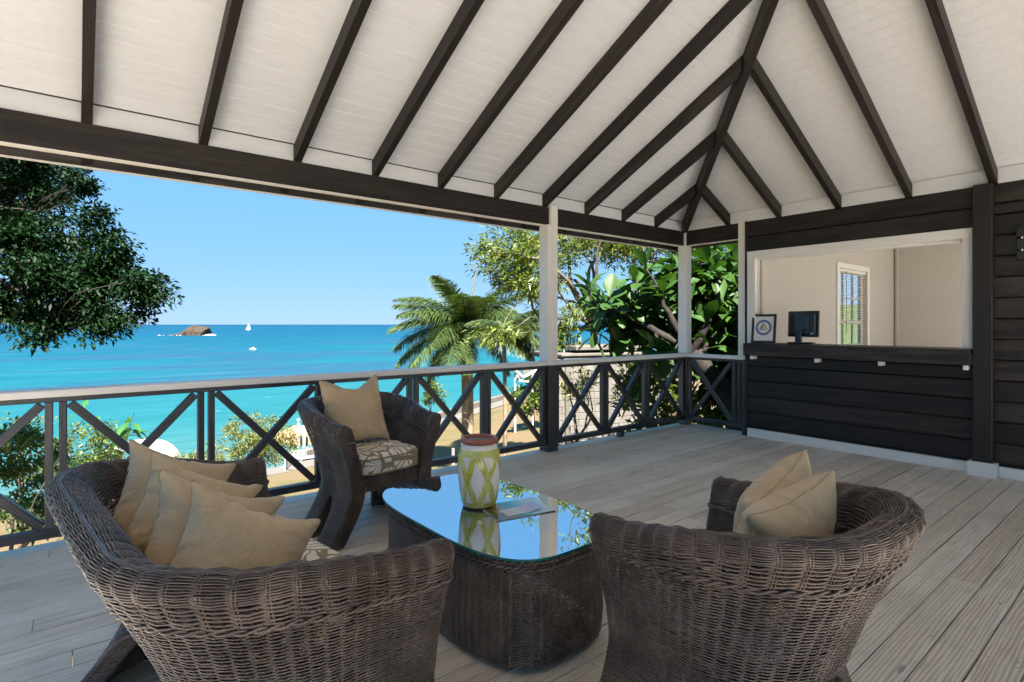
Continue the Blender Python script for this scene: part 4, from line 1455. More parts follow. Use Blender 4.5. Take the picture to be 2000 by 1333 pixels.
    m = Mat('magazine_cover', (.3, .5, .6), .12, .6)
    tc = m.new('ShaderNodeTexCoord'); s = m.new('ShaderNodeSeparateXYZ'); m.link(tc.outputs['Object'], s.inputs[0])
    nn = m.noise(tc.outputs['Object'], 22, 5, .65)
    fx = m.math('ADD', m.math('MULTIPLY', s.outputs[0], 3.4), m.math('ADD', .5, m.math('MULTIPLY', m.math('SUBTRACT', nn, .5), .35)))
    col = m.ramp(fx, [(.10, (.10, .085, .035)), (.24, (.30, .16, .03)), (.30, (.22, .15, .05)), (.36, (.02, .25, .25)), (.52, (.10, .40, .47)), (.70, (.42, .62, .72)), (.95, (.55, .70, .80))])
    m.color(col)
    flat('magazine', 'glossy brochure with a beach picture lying on the glass table', 'brochure', (1.565, 1.92), R(-12), .285, .205, .004, .4424, m.m, paper, .002)
    m = Mat('card_print', (.7, .65, .6), .2, .5)
    tc = m.new('ShaderNodeTexCoord'); s = m.new('ShaderNodeSeparateXYZ'); m.link(tc.outputs['Object'], s.inputs[0])
    nn = m.noise(tc.outputs['Object'], 18, 3, .6)
    fx = m.math('ADD', m.math('MULTIPLY', s.outputs[0], 5.0), m.math('ADD', .5, m.math('MULTIPLY', m.math('SUBTRACT', nn, .5), .5)))
    m.color(m.ramp(fx, [(.1, (.62, .52, .42)), (.4, (.62, .60, .56)), (.62, (.62, .46, .56)), (.85, (.40, .50, .70))]))
    flat('leaflet', 'small pale pink and blue card lying on the brochure', 'card', (1.56, 1.885), R(-6), .185, .085, .0015, .4475, m.m, paper, .010)


build_table()

# ------------------------------------------------------------------ things on the counter and wall


def disc(r0, r1, n=48):
    a = np.linspace(0, 2 * np.pi, n, endpoint=False)
    V = np.concatenate([np.c_[r0 * np.cos(a), r0 * np.sin(a), 0 * a], np.c_[r1 * np.cos(a), r1 * np.sin(a), 0 * a]])
    i = np.arange(n); j = (i + 1) % n
    return V, np.stack([i, n + i, n + j, j], -1)


def build_counter_things():
    black = Mat('black_plastic', (.012, .012, .014), .35, .5).m
    # framed emblem
    n = Vector((-1, -.10, .13)).normalized()
    up = Vector((0, 0, 1)); y = (up - n * up.dot(n)).normalized(); x = y.cross(n)
    M = Matrix.Translation((6.02, 3.012, 1.067 + .165)) @ rotm(x, y, n)
    t = thing('framed_emblem', 'black framed round sailing emblem standing on the counter end', 'picture', M=M)
    w, h, f = .262, .325, .026
    for nm, lo, hi in (('frame_side', (-w / 2, -h / 2, -.01), (-w / 2 + f, h / 2, .012)), ('frame_side', (w / 2 - f, -h / 2, -.01), (w / 2, h / 2, .012)),
                       ('frame_side', (-w / 2 + f, h / 2 - f, -.01), (w / 2 - f, h / 2, .0118)), ('frame_side', (-w / 2 + f, -h / 2, -.01), (w / 2 - f, -h / 2 + f, .0118))):
        s = [b - a for a, b in zip(lo, hi)]; c = Vector([(a + b) / 2 for a, b in zip(lo, hi)])
        bar(nm, s, black, t, M @ Matrix.Translation(c), .003)
    bar('mount', (w - 2 * f + .002, h - 2 * f + .002, .004), Mat('mount_paper', (.68, .66, .62), .6).m, t, M @ Matrix.Translation((0, 0, .0)), .0005)
    blue = Mat('emblem_blue', (.045, .07, .26), .5).m
    V, F = disc(.062, .088)
    E = M @ Matrix.Translation((-.002, .012, .0026))
    obj('emblem_ring', mesh_np('emblem_ring', V, F), blue, t, E)

    def tri(name, pts, c):
        me = mesh_np(name, [(px, py, 0) for px, py in pts], [tuple(range(len(pts)))])
        obj(name, me, Mat(name, c, .5).m, t, E @ Matrix.Translation((0, 0, .0004)))
    tri('emblem_sail', [(-.046, -.018), (-.006, -.004), (.001, .052), (-.008, .05)], (.05, .22, .06))
    tri('emblem_sail', [(.003, .052), (.046, -.022), (.026, -.016), (.004, .008)], (.62, .24, .02))
    tri('emblem_sail', [(-.048, -.022), (-.006, -.008), (.044, -.027), (-.036, -.033)], (.30, .26, .46))
    wht = Mat('emblem_white', (.75, .74, .72), .5).m
    dots = Acc()
    for k in range(56):
        a = 2 * math.pi * k / 56
        if abs(math.sin(a)) < .16: continue
        r_ = .075; s_ = .0022 + .0012 * ((k * 7) % 3)
        c_, s2 = math.cos(a), math.sin(a)
        q = [(-.0012, -s_), (.0012, -s_), (.0012, s_), (-.0012, s_)]
        V = [(r_ * c_ + qx * -s2 + qy * c_, r_ * s2 + qx * c_ + qy * s2, .0005) for qx, qy in q]
        dots.add(V, np.array([[0, 1, 2, 3]]))
    for sg in (-1, 1):
        V = [(sg * .075 + dx, dy, .0005) for dx, dy in ((-.005, 0), (0, -.005), (.005, 0), (0, .005))]
        dots.add(V, np.array([[0, 1, 2, 3]]))
    obj('emblem_marks', dots.mesh('emblem_marks'), wht, t, E)
    # monitor seen from the back
    nb = Vector((-1, .12, .05)).normalized()
    y = (up - nb * up.dot(nb)).normalized(); x = y.cross(nb)
    M = Matrix.Translation((6.22, 2.685, 1.0665)) @ rotm(x, y, nb)
    t = thing('computer_monitor', 'black computer monitor on the counter with its back to the veranda', 'monitor', M=M)
    bar('screen_housing', (.345, .285, .022), black, t, M @ Matrix.Translation((0, .218, -.012)), .005)
    bar('rear_shell', (.30, .245, .03), black, t, M @ Matrix.Translation((0, .218, .0125)), .012)
    bar('rear_cover', (.17, .165, .016), Mat('blue_black_plastic', (.014, .02, .034), .3).m, t, M @ Matrix.Translation((-.0, .235, .034)), .006)
    bar('stand_neck', (.07, .15, .03), black, t, M @ Matrix.Translation((-.02, .085, .04)), .006)
    Mb = Matrix.Translation((6.21, 2.69, 1.0665 + .0115)) @ Matrix.Rotation(R(10), 4, 'Z')
    bar('stand_base', (.17, .25, .016), black, t, Mb, .006)
    bar('port_label', (.03, .018, .001), Mat('port_label', (.35, .36, .38), .4).m, t, M @ Matrix.Translation((.115, .112, .0283)), .0003)
    # carved black plaque on the wall at the edge of the picture
    t = thing('wall_plaque', 'black slatted wall fitting on dark boards at the picture edge', 'wall fitting', (6.0, .88, 1.8))
    for k, (z0, z1) in enumerate(((1.99, 2.07), (1.885, 1.975), (1.80, 1.87))):
        box('plaque_slat', (5.965, .62, z0), (6.003, .905, z1), black, t, .004, along=1)
    box('plaque_back', (6.0035, .64, 1.79), (6.022, .89, 2.08), black, t, .003, along=1)
    for z in (1.976, 1.876):
        box('plaque_stud', (5.955, .862, z - .004), (5.9645, .874, z + .012), M_TRIM, t, .003, along=1)


build_counter_things()

# ------------------------------------------------------------------ plants


def cw(u, v, d):
    """a point of the place by bearing, height angle and distance, as surveyed from the deck"""
    c, s = math.cos(PSI), math.sin(PSI)
    r_ = (u - 1000) / FPX * d
    return np.array([c * d + s * r_, s * d - c * r_, EYE + (634 - v) / FPX * d])


def leaf_mat(name, dark, light, trans=.35, rough=.45, spec=.4, wear=None):
    m = Mat(name, light, rough, spec)
    g = m.new('ShaderNodeNewGeometry')
    f = m.math('ADD', m.math('MULTIPLY', g.outputs['Random Per Island'], .75), m.math('MULTIPLY', m.noise(g.outputs['Position'], 1.3, 3, .6), .4))
    stops = [(.15, dark), (.9, light)]
    if wear: stops = [(.12, wear), (.22, dark), (.9, light)]
    c = m.ramp(f, stops)
    m.color(c)
    t = m.new('ShaderNodeBsdfTranslucent'); mx = m.new('ShaderNodeMixShader'); mx.inputs[0].default_value = trans
    m.link(m.mix(1.0, c, (1.2, 1.25, .55), 'MULTIPLY'), t.inputs['Color'])
    out = m.n['Material Output']
    m.link(m.b.outputs[0], mx.inputs[1]); m.link(t.outputs[0], mx.inputs[2]); m.link(mx.outputs[0], out.inputs['Surface'])
    return m.m


def bark_mat(name, c0, c1, sc=9):
    m = Mat(name, c1, .85, .2)
    n = m.noise(m.coord((1, 1, .35)), sc, 5, .65, .4)
    m.color(m.ramp(n, [(.3, c0), (.7, c1)])); m.bump(n, .7, .02)
    return m.m


M_BARK = bark_mat('tree_bark', (.05, .04, .032), (.17, .14, .11))
M_BARKDARK = bark_mat('dark_bark', (.012, .010, .009), (.04, .033, .027))
M_BARKPALE = bark_mat('pale_bark', (.17, .14, .11), (.36, .31, .25))


def leaves(base, dirs, length, width, fold=.25, droop=.25, seed=0):
    """leaf blades: 6 points, 4 triangles each, folded along the midrib and bent down"""
    rg = np.random.default_rng(seed)
    n = len(base)
    d = dirs / (np.linalg.norm(dirs, axis=1)[:, None] + 1e-9)
    ref = rg.normal(0, 1, (n, 3)) * .6 + np.array([0, 0, 1.0])
    s = np.cross(d, ref); s /= np.linalg.norm(s, axis=1)[:, None] + 1e-9
    up = np.cross(s, d)
    L = np.broadcast_to(length, (n,))[:, None]; W = np.broadcast_to(width, (n,))[:, None]
    dn = np.array([0, 0, -1.0])
    b = base
    m1 = b + d * L * .45 - up * W * fold * .3
    tip = b + d * L + dn * L * droop
    l = b + d * L * .42 + s * W * .5 + up * W * fold * .5 + dn * L * droop * .18
    r_ = b + d * L * .42 - s * W * .5 + up * W * fold * .5 + dn * L * droop * .18
    V = np.stack([b, l, m1, r_, tip], 1).reshape(-1, 3)
    k = np.arange(n)[:, None] * 5
    F = np.concatenate([k + np.array([[0, 2, 1]]), k + np.array([[1, 2, 4]]), k + np.array([[0, 3, 2]]), k + np.array([[2, 3, 4]])])
    return V, F


def cluster_leaves(acc, centers, radius, per, length, width, droop=.3, seed=0, out_bias=.6, core=None, down=0.0):
    rg = np.random.default_rng(seed)
    for i, c in enumerate(centers):
        n = int(per * rg.uniform(.7, 1.3))
        o = rg.normal(0, 1, (n, 3)); o /= np.linalg.norm(o, axis=1)[:, None]
        o *= (rg.uniform(0, 1, n) ** .5)[:, None] * radius * rg.uniform(.7, 1.25)
        o[:, 2] *= .7
        base = c + o
        d = o / radius * out_bias + rg.normal(0, .5, (n, 3))
        d[:, 2] -= down
        if core is not None:
            v = c - core; v = v / (np.linalg.norm(v) + 1e-9); d += v * .5
        V, F = leaves(base, d, length * rg.uniform(.65, 1.2, n), width * rg.uniform(.7, 1.2, n), droop=droop, seed=seed + i)
        acc.add(V, F)


def limb(acc, p0, p1, r0, r1, bend=.15, n=9, seed=0, k=7):
    rg = np.random.default_rng(seed)
    p0 = np.asarray(p0, float); p1 = np.asarray(p1, float)
    t = np.linspace(0, 1, n)[:, None]
    L = np.linalg.norm(p1 - p0)
    off = rg.normal(0, 1, (3,)) * bend * L
    P = p0 + (p1 - p0) * t + off * (np.sin(np.pi * t)) + rg.normal(0, .012 * L, (n, 3)) * np.sin(np.pi * t)
    V, F = tube_np(P, np.linspace(r0, r1, n), k)
    acc.add(V, F)
    return P


def tree(name, label, cat, base, fork, centers, rad, per, ll, lw, lmat, bmat, r0, droop=.3, seed=0, group=None, down=0.0, nl=6, bend=.12, twig=.006):
    t = thing(name, label, cat, tuple(base), group=group)
    bk = Acc()
    limb(bk, np.array(base) - [0, 0, .3], fork, r0, r0 * .7, .04, 12, seed, 10)
    centers = np.asarray(centers)
    rg = np.random.default_rng(seed)
    # a few main limbs to spread seeds, then a twig from the nearest limb point to every cluster
    seeds = centers[rg.choice(len(centers), min(nl, len(centers)), replace=False)]
    pool = [np.array(fork)[None]]
    for i, s_ in enumerate(seeds):
        pool.append(limb(bk, fork, s_, r0 * .5, r0 * .12, bend, 12, seed + i + 1)[2:])
    for rnd_ in range(2):
        pl = np.concatenate(pool)
        for i, c in enumerate(centers):
            if (i + rnd_) % 2: continue
            j = np.argmin(np.linalg.norm(pl - c, axis=1))
            P = limb(bk, pl[j], c, max(twig * 1.8, r0 * .09), twig, bend, 7, seed + 100 + i, 5)
            pool.append(P[3:])
    obj('trunk', bk.mesh('trunk', True), bmat, t)
    ac = Acc()
    cluster_leaves(ac, centers, rad, per, ll, lw, droop, seed, core=np.array(fork), down=down)
    o = obj('crown', ac.mesh('crown'), lmat, t)
    return t


def in_ellipsoid(c, r_, n, seed, shell=.35):
    rg = np.random.default_rng(seed)
    d = rg.normal(0, 1, (n, 3)); d /= np.linalg.norm(d, axis=1)[:, None]
    q = (shell + (1 - shell) * rg.uniform(0, 1, n) ** .5)[:, None]
    return np.asarray(c) + d * q * np.asarray(r_)


def build_plants():
    # ---- overhanging tree at the left; its shade is put into the leaf colour
    lm = leaf_mat('shaded_tree_leaf', (.0022, .010, .0026), (.008, .027, .006), .12, .5, .12)
    D = 8.6
    c0 = cw(-95, 340, D)
    cen = in_ellipsoid(c0 + np.array([-.3, .6, .35]), (2.1, 2.4, 1.75), 360, 5, .1)
    tips = [cw(u, v, d) for u, v, d in ((180, 360, 8.2), (200, 420, 8.1), (235, 480, 8), (262, 520, 8.3), (292, 548, 8), (312, 572, 8), (300, 590, 8.2), (250, 560, 8.4), (222, 600, 8),
                                        (235, 632, 8), (215, 610, 8.2), (185, 600, 8.4), (130, 620, 8), (120, 645, 8), (95, 625, 8.2), (60, 610, 8.4), (25, 600, 8.2), (5, 606, 8), (150, 560, 8.6),
                                        (180, 520, 8.4), (100, 560, 8.5), (200, 560, 8.3), (160, 590, 8.2), (45, 570, 8.3), (270, 560, 8.1), (205, 500, 8.3), (160, 470, 8.4), (215, 455, 8.2), (60, 540, 8.6), (130, 530, 8.4))]
    tips = np.array(tips) - np.array([math.sin(PSI), -math.cos(PSI), 0]) * .14
    extra = np.concatenate([tips + rng.normal(0, .13, tips.shape) for _ in range(3)])
    cen = np.concatenate([cen, in_ellipsoid(cw(60, 340, 8.6), (.7, .8, .5), 30, 9, 0.0), in_ellipsoid(cw(30, 460, 8.0), (.6, .5, .5), 34, 12, 0.0), in_ellipsoid(cw(120, 545, 7.9), (.75, .4, .4), 34, 13, 0.0)])
    base = cw(-420, 1150, 9.5); base[2] = float(ground_z(base[0], base[1]))
    tree('overhanging_tree', 'shade toned green tree whose crown hangs in from the left edge over the sea', 'tree', base, c0 + np.array([-1.2, .3, -1.2]),
         np.concatenate([cen, tips, extra]), .26, 140, .088, .042, lm, M_BARKDARK, .11, .25, 40, nl=14)
    # ---- mango like tree behind the middle post
    lm = leaf_mat('mango_leaf', (.042, .072, .009), (.165, .20, .030), .38, .4, .45, wear=(0.1017, 0.05406, 0.01907))
    D = 13.0
    cen = [in_ellipsoid(cw(995, 500, D), (.75, .85, .72), 40, 1), in_ellipsoid(cw(965, 648, D - .8), (.35, .4, .22), 5, 3),
           in_ellipsoid(cw(1130, 470, D + .5), (1.5, 1.5, .55), 46, 4), in_ellipsoid(cw(1260, 470, D), (1.5, 1.3, .55), 46, 6), in_ellipsoid(cw(1400, 465, D), (1.3, 1.2, .5), 30, 7),
           in_ellipsoid(cw(1035, 560, D - .5), (.35, .5, .35), 8, 8), in_ellipsoid(cw(1110, 640, D - .4), (.4, .4, .5), 10, 9), in_ellipsoid(cw(1180, 400, D + 1), (2.4, 2.2, .9), 44, 10),
           in_ellipsoid(cw(1075, 560, D), (.5, .5, .7), 10, 12)]
    base = cw(1185, 830, D + 1.2); base[2] = float(ground_z(base[0], base[1]))
    tree('mango_tree', 'bright long leaved mango tree spreading behind the middle white post', 'tree', base, cw(1160, 640, D + .3), np.concatenate(cen),   .36, 72, .18, .046, lm, M_BARK, .13, .25, 60, down=.12, nl=11, bend=.16, twig=.009)

    # ---- big leaved tree by the corner: separate leaves
    lm = leaf_mat('broad_leaf', (0.009537, 0.03816, 0.00636), (0.04451, 0.1017, 0.01526), .28, .5, .35)
    N = 7
    us = np.linspace(0, 1, N)
    half = .5 * np.sin(np.pi * np.clip(us * .93 + .05, 0, 1)) ** .75 * (.35 + .95 * us) * .95

    def blade(L, W, bend, seed):
        rg = np.random.default_rng(seed)
        V = []
        for u, hw in zip(us, half):
            z = -bend * u * u * L
            for s_ in (-1, -.5, 0, .5, 1):
                V.append((u * L, s_ * hw * W, z + abs(s_) * hw * W * .22 + .012 * L * math.sin(u * 14 + s_ * 2)))
        F = []
        for i in range(N - 1):
            for k in range(4):
                a = i * 5 + k; F.append((a, a + 5, a + 6, a + 1))
        return mesh_np('leaf', V, F, True)
    variants = [blade(1.0, .62, b_, i) for i, b_ in enumerate((.18, .32, .08, .45))]
    for v_ in variants: v_.materials.append(lm)
    base = cw(1430, 905, 8.0); base[2] = -.85
    t = thing('broad_leaf_tree', 'dark glossy tree with big oval leaves behind the corner railing', 'tree', tuple(base))
    bk = Acc()
    fork = cw(1352, 690, 8.3)
    limb(bk, base - np.array([0, 0, .2]), fork, .17, .12, .05, 12, 3, 12)
    limb(bk, base + np.array([.15, -.1, -.2]), cw(1470, 700, 8.8), .13, .10, .05, 10, 4, 10)
    spots = []
    for u, v, d in ((1150, 560, 8.6), (1160, 600, 8.4), (1190, 580, 8.2), (1210, 620, 8.6), (1230, 545, 8.4), (1260, 520, 8.6), (1285, 560, 8.3), (1300, 610, 8.6), (1250, 640, 8.8), (1240, 590, 8.5),
                    (1330, 520, 8.9), (1370, 500, 8.8), (1400, 520, 8.6), (1430, 540, 8.6), (1380, 560, 8.4), (1420, 600, 8.4), (1370, 620, 8.3), (1430, 660, 8.4), (1390, 680, 8.3), (1340, 660, 8.5),
                    (1310, 690, 8.0), (1290, 700, 7.9), (1270, 690, 8.0), (1180, 640, 8.7), (1160, 660, 8.5), (1200, 670, 8.8), (1340, 580, 8.8), (1445, 500, 8.8), (1320, 560, 8.9), (1300, 530, 9.0),
                    (1365, 720, 8.5), (1425, 720, 8.6), (1400, 640, 8.9), (1360, 540, 9.0), (1450, 620, 8.9), (1280, 640, 9.0), (1310, 640, 8.8)):
        spots.append(cw(u, v, d))
    spots = np.array(spots)
    pool = np.array([fork, fork + (0, 0, .3)])
    seeds = [limb(bk, fork, spots[i], .07, .02, .1, 9, 10 + i) for i in (1, 6, 8, 12, 18, 27)]
    pool = np.concatenate([s_[2:] for s_ in seeds])
    count = 0
    big = Acc()
    for i, c in enumerate(spots):
        j = np.argmin(np.linalg.norm(pool - c, axis=1))
        P = limb(bk, pool[j], c, .022, .010, .08, 7, 60 + i, 6)
        axis = P[-1] - P[-3]
        if np.linalg.norm(axis) < 1e-4: axis = c - fork
        axis = axis / np.linalg.norm(axis)
        for k in range(8):
            a = k * 2.4 + i
            side = np.cross(axis, [0, 0, 1.0]); side /= np.linalg.norm(side) + 1e-9
            up2 = np.cross(side, axis)
            d = axis * rnd.uniform(-.1, .9) + (side * math.cos(a) + up2 * math.sin(a)) * .9 + np.array([0, 0, .25])
            d /= np.linalg.norm(d)
            x = Vector(d); z = Vector((rnd.uniform(-.5, .5), rnd.uniform(-.5, .5), 1)); y = z.cross(x).normalized(); z = x.cross(y)
            L = rnd.uniform(.26, .40)
            Mx = Matrix.Translation(Vector(c - axis * .03 * k)) @ rotm(x, y, z) @ Matrix.Scale(L, 4)
            o = obj('leaf', variants[(i + k) % 4], None, t, Mx)
            count += 1
    obj('trunk', bk.mesh('trunk', True), M_BARKDARK, t)
    # the mass of leaves behind them, too deep to tell apart
    acc = Acc()
    cen = np.concatenate([in_ellipsoid(cw(1410, 600, 8.9), (.75, .7, 1.15), 80, 31, 0.0), in_ellipsoid(cw(1300, 600, 9.2), (.65, .6, .75), 44, 32, 0.0), in_ellipsoid(cw(1210, 620, 9.3), (.5, .5, .4), 12, 35, 0.0), in_ellipsoid(cw(1430, 740, 8.9), (.6, .6, .55), 36, 33, 0.0)])
    cluster_leaves(acc, cen, .35, 22, .30, .16, .3, 34)
    o = obj('foliage', acc.mesh('foliage'), lm, t); o['kind'] = 'stuff'

    # ---- royal palm and its slim neighbour
    lmp = leaf_mat('palm_leaf', (.034, .060, .018), (.095, .14, .040), .25, .45, .45)
    lmq = leaf_mat('slim_palm_leaf', (.030, .052, .018), (.085, .12, .04), .25, .45, .45)
    palm_trunk = bark_mat('palm_trunk', (0.1445, 0.1062, 0.06375), (0.306, 0.238, 0.153), 5)

    def frond_mesh(L, seed, sag, pin=.62):
        rg = np.random.default_rng(seed)
        acc = Acc()
        n = 26
        u = np.linspace(0, 1, n)
        P = np.c_[L * (u - .10 * sag * u ** 3), np.zeros(n), L * (.12 * u - sag * u ** 2.1 * .62)]
        V, F = tube_np(P, np.linspace(.035, .006, n), 5)
        acc.add(V, F)
        m_ = 120
        uu = np.repeat(np.linspace(.10, .985, m_), 4)
        px = np.stack([np.interp(uu, u, P[:, k]) for k in range(3)], -1)
        side = np.tile([1, -1, 1, -1], m_)
        ln = pin * np.sin(np.pi * (uu * .80 + .16)) ** .7 * rg.uniform(.8, 1.15, len(uu))
        lift = rg.uniform(-.55, .65, len(uu))
        T = np.gradient(P, axis=0); T /= np.linalg.norm(T, axis=1)[:, None]
        tt = np.stack([np.interp(uu, u, T[:, k]) for k in range(3)], -1)
        d = tt * rg.uniform(.45, .8, len(uu))[:, None] + np.c_[0 * uu, side * 1.0, lift]
        d /= np.linalg.norm(d, axis=1)[:, None]
        mid = px + d * (ln * .5)[:, None] + np.c_[0 * uu, 0 * uu, -.06 * ln]
        tip = px + d * ln[:, None] + np.c_[0 * uu, 0 * uu, -.42 * ln]
        wd = np.cross(d, np.array([0, 0, 1.0])); wd /= np.linalg.norm(wd, axis=1)[:, None] + 1e-9
        w = .017
        a = px - wd * w * .6; b = px + wd * w * .6; c = mid + wd * w; e = mid - wd * w
        V = np.stack([a, b, c, e, tip + wd * .002, tip - wd * .002], 1).reshape(-1, 3)
        k = np.arange(len(uu))[:, None] * 6
        F = np.concatenate([k + np.array([[0, 1, 2, 3]]), k + np.array([[3, 2, 4, 5]])])
        acc.add(V, F)
        return acc.mesh('frond')

    def palm(label, top, r0, r1, L, angs, lm_, seed, shaft, pin, droopy):
        bx = np.array(top); gz = float(ground_z(bx[0], bx[1]))
        t = thing('palm_tree', label, 'palm tree', (bx[0], bx[1], gz), group='palms on the lawn')
        hgt = bx[2] - gz
        zz = np.linspace(-.3, hgt - shaft, 90)
        rad = r1 + (r0 - r1) * np.exp(-np.maximum(zz, 0) * 1.2) + .012 * (np.arange(90) % 2)
        V, F = tube_np(np.c_[bx[0] + .04 * np.sin(zz * .7), np.full(90, bx[1]), gz + zz], rad, 14)
        obj('trunk', mesh_np('trunk', V, F, True), palm_trunk, t)
        zz = np.linspace(hgt - shaft - .02, hgt + .15, 12)
        V, F = tube_np(np.c_[np.full(12, bx[0]), np.full(12, bx[1]), gz + zz], np.linspace(r1 * 1.15, r1 * .45, 12), 12)
        obj('crown_shaft', mesh_np('crown_shaft', V, F, True), lm_, t)
        vs_ = [frond_mesh(L, seed + i, s_, pin) for i, s_ in enumerate(droopy)]
        for v_ in vs_: v_.materials.append(lm_)
        for i, (az, el, sc) in enumerate(angs):
            Mx = Matrix.Translation(Vector(bx)) @ Matrix.Rotation(R(az), 4, 'Z') @ Matrix.Rotation(R(-el), 4, 'Y') @ Matrix.Scale(sc, 4)
            obj('frond', vs_[i % len(vs_)], None, t, Mx)
        return t, bx
    hd = math.degrees(PSI)
    angs = [(hd + 90, 30, 1.0), (hd + 75, 4, 1.08), (hd + 110, 48, .95), (hd + 100, -12, 1.05), (hd - 90, 40, 1.0), (hd - 75, 10, 1.0), (hd - 110, 62, .95), (hd - 85, -10, 1.0),
            (hd + 180, 35, 1.0), (hd + 160, 8, 1.0), (hd + 205, 10, .95), (hd + 130, 25, 1.0), (hd - 130, 20, 1.0), (hd, 40, 1.0), (hd + 40, 30, 1.0), (hd - 40, 30, 1.0), (hd + 60, 62, .9), (hd + 150, 64, .9), (hd + 84, -30, .95), (hd + 185, -25, .85), (hd + 140, -30, .9), (hd + 95, 18, 1.0), (hd - 95, 22, 1.0), (hd + 120, -18, 1.0), (hd - 120, -8, .95), (hd - 60, -25, .9), (hd + 200, 45, 1.0), (hd + 170, -10, 1.0)]
    t, bx = palm('thick trunked royal palm with a tall spear leaf on the lawn by the shore', cw(912, 640, 25), .36, .26, 3.6, angs, lmp, 200, 1.2, .78, (.55, .75, .95, .65))
    P = np.c_[np.linspace(bx[0], bx[0] + .45, 10), np.linspace(bx[1], bx[1] - .35, 10), np.linspace(bx[2] + .2, bx[2] + 3.5, 10)]
    V, F = tube_np(P, np.linspace(.075, .010, 10), 6)
    sp_m = Mat('spear_leaf', (.15, .13, .10), .6).m
    obj('spear_leaf', mesh_np('spear_leaf', V, F, True), sp_m, t)
    angs2 = [(hd - 90, 20, 1.0), (hd - 70, -8, 1.0), (hd - 110, 5, 1.0), (hd - 95, 45, .9), (hd + 90, 20, .8), (hd + 100, 40, .8), (hd + 180, 10, .9), (hd - 150, 20, .9), (hd, 30, 1), (hd - 60, 30, 1.0), (hd - 95, -25, .95)]
    palm('slim grey trunked palm half hidden behind the mango leaves', cw(985, 648, 20), .085, .065, 1.75, angs2, lmq, 300, .5, .55, (.6, .8, 1.0))

    # ---- shrubs beyond the rail
    lms = leaf_mat('shrub_leaf', (0.0318, 0.0636, 0.009537), (0.1145, 0.159, 0.02544), .35, .45, .4)
    lmy = leaf_mat('yellow_green_leaf', (0.0636, 0.08267, 0.0159), (0.1781, 0.1845, 0.04451), .35, .5, .35)
    lmd = leaf_mat('deep_green_leaf', (0.01272, 0.03498, 0.007632), (0.0477, 0.08901, 0.01907), .3, .45, .4)

    def shrub(name, label, c, r_, n, rad, per, ll, lw, lm_, seed, group, bmat=M_BARK):
        c = np.asarray(c)
        gz = float(ground_z(c[0], c[1]))
        base = np.array([c[0], c[1], gz])
        cen = in_ellipsoid(c, r_, n, seed, .2)
        cen[:, 2] = np.maximum(cen[:, 2], gz + .1)
        return tree(name, label, 'shrub', base, base + (c - base) * .55, cen, rad, per, ll, lw, lm_, bmat, .05, .2, seed, group, nl=5, twig=.004)
    G = 'shrubs below the veranda'
    shrub('shrub', 'leafy shrub rising behind the far end of the loveseat, left of the white canopy', cw(150, 890, 16), (1.3, 1.2, 1.0), 46, .34, 70, .13, .075, lms, 400, G)
    shrub('shrub', 'dense bright shrub at the left edge behind the railing panel', cw(25, 900, 12), (.85, .8, .75), 40, .27, 80, .12, .06, lms, 420, G)
    shrub('shrub', 'dark shrub low at the left edge under the railing', cw(40, 1000, 11), (1.15, .9, .55), 34, .25, 80, .12, .05, lmd, 440, G)
    shrub('shrub', 'pale wispy shrub top at the left edge against the water', cw(40, 835, 14), (.7, .6, .35), 14, .22, 26, .09, .045, lmy, 460, G)
    shrub('round_shrub', 'yellow green rounded shrub seen through the railing beside the white steps', cw(500, 862, 19), (1.25, 1.15, .85), 64, .30, 85, .12, .05, lmy, 480, G)
    shrub('shrub', 'yellow green low shrub left of the rounded one behind the loveseat arm', cw(395, 900, 17), (.8, .8, .6), 24, .28, 60, .12, .05, lmy, 500, G)
    shrub('sea_grape', 'green sea grape hedge under the white stair rail right of the palm', cw(1042, 770, 34), (1.3, 1.3, 1.35), 50, .42, 60, .22, .2, lms, 520, G)
    shrub('shrub', 'tangled bright shrub behind the railing between the posts', cw(1265, 765, 8.7), (.65, .5, .5), 34, .22, 50, .17, .06, lms, 540, G)
    shrub('shrub', 'low bright shrub under the railing near the corner post', cw(1300, 850, 8.6), (.7, .5, .28), 26, .18, 45, .15, .055, lms, 560, G)
    shrub('shrub', 'narrow leaved sapling in front of the pale block wall', cw(1128, 748, 10.4), (.34, .3, .32), 14, .17, 34, .17, .03, lmy, 580, G)
    shrub('shrub', 'sunlit leafy plants beneath the corner return railing', cw(1372, 835, 8.2), (.42, .35, .38), 18, .18, 40, .17, .07, lms, 600, G)
    shrub('shrub', 'small round shrub beyond the lawn left of the palm trunk', cw(842, 770, 40), (1.0, 1.0, 1.2), 26, .4, 44, .22, .12, lms, 620, G)
    # ---- the two drooping saplings close behind the left rail
    lmw = leaf_mat('sapling_leaf', (.02, .09, .02), (.07, .19, .035), .35, .35, .5)
    for name, label, stem, sd, n, ll in (
            ('sapling', 'sapling with long drooping leaves in front of the white canopy', [cw(238, 960, 6.3), cw(243, 870, 6.3), cw(252, 835, 6.25), cw(262, 805, 6.2)], 700, 17, .25),
            ('sapling', 'thin bare stemmed sapling with a few leaves beside the left stiles', [cw(60, 990, 6.5), cw(110, 905, 6.4), cw(140, 850, 6.3), cw(172, 808, 6.2)], 720, 7, .16)):
        P = np.array(stem)
        gz = float(ground_z(P[0, 0], P[0, 1]))
        P = np.vstack([[P[0, 0], P[0, 1], gz], P])
        t = thing(name, label, 'sapling', tuple(P[0]))
        V, F = tube_np(resample(P, 24, True), np.linspace(.016, .004, 24), 6)
        obj('stem', mesh_np('stem', V, F, True), M_BARK, t)
        rg = np.random.default_rng(sd)
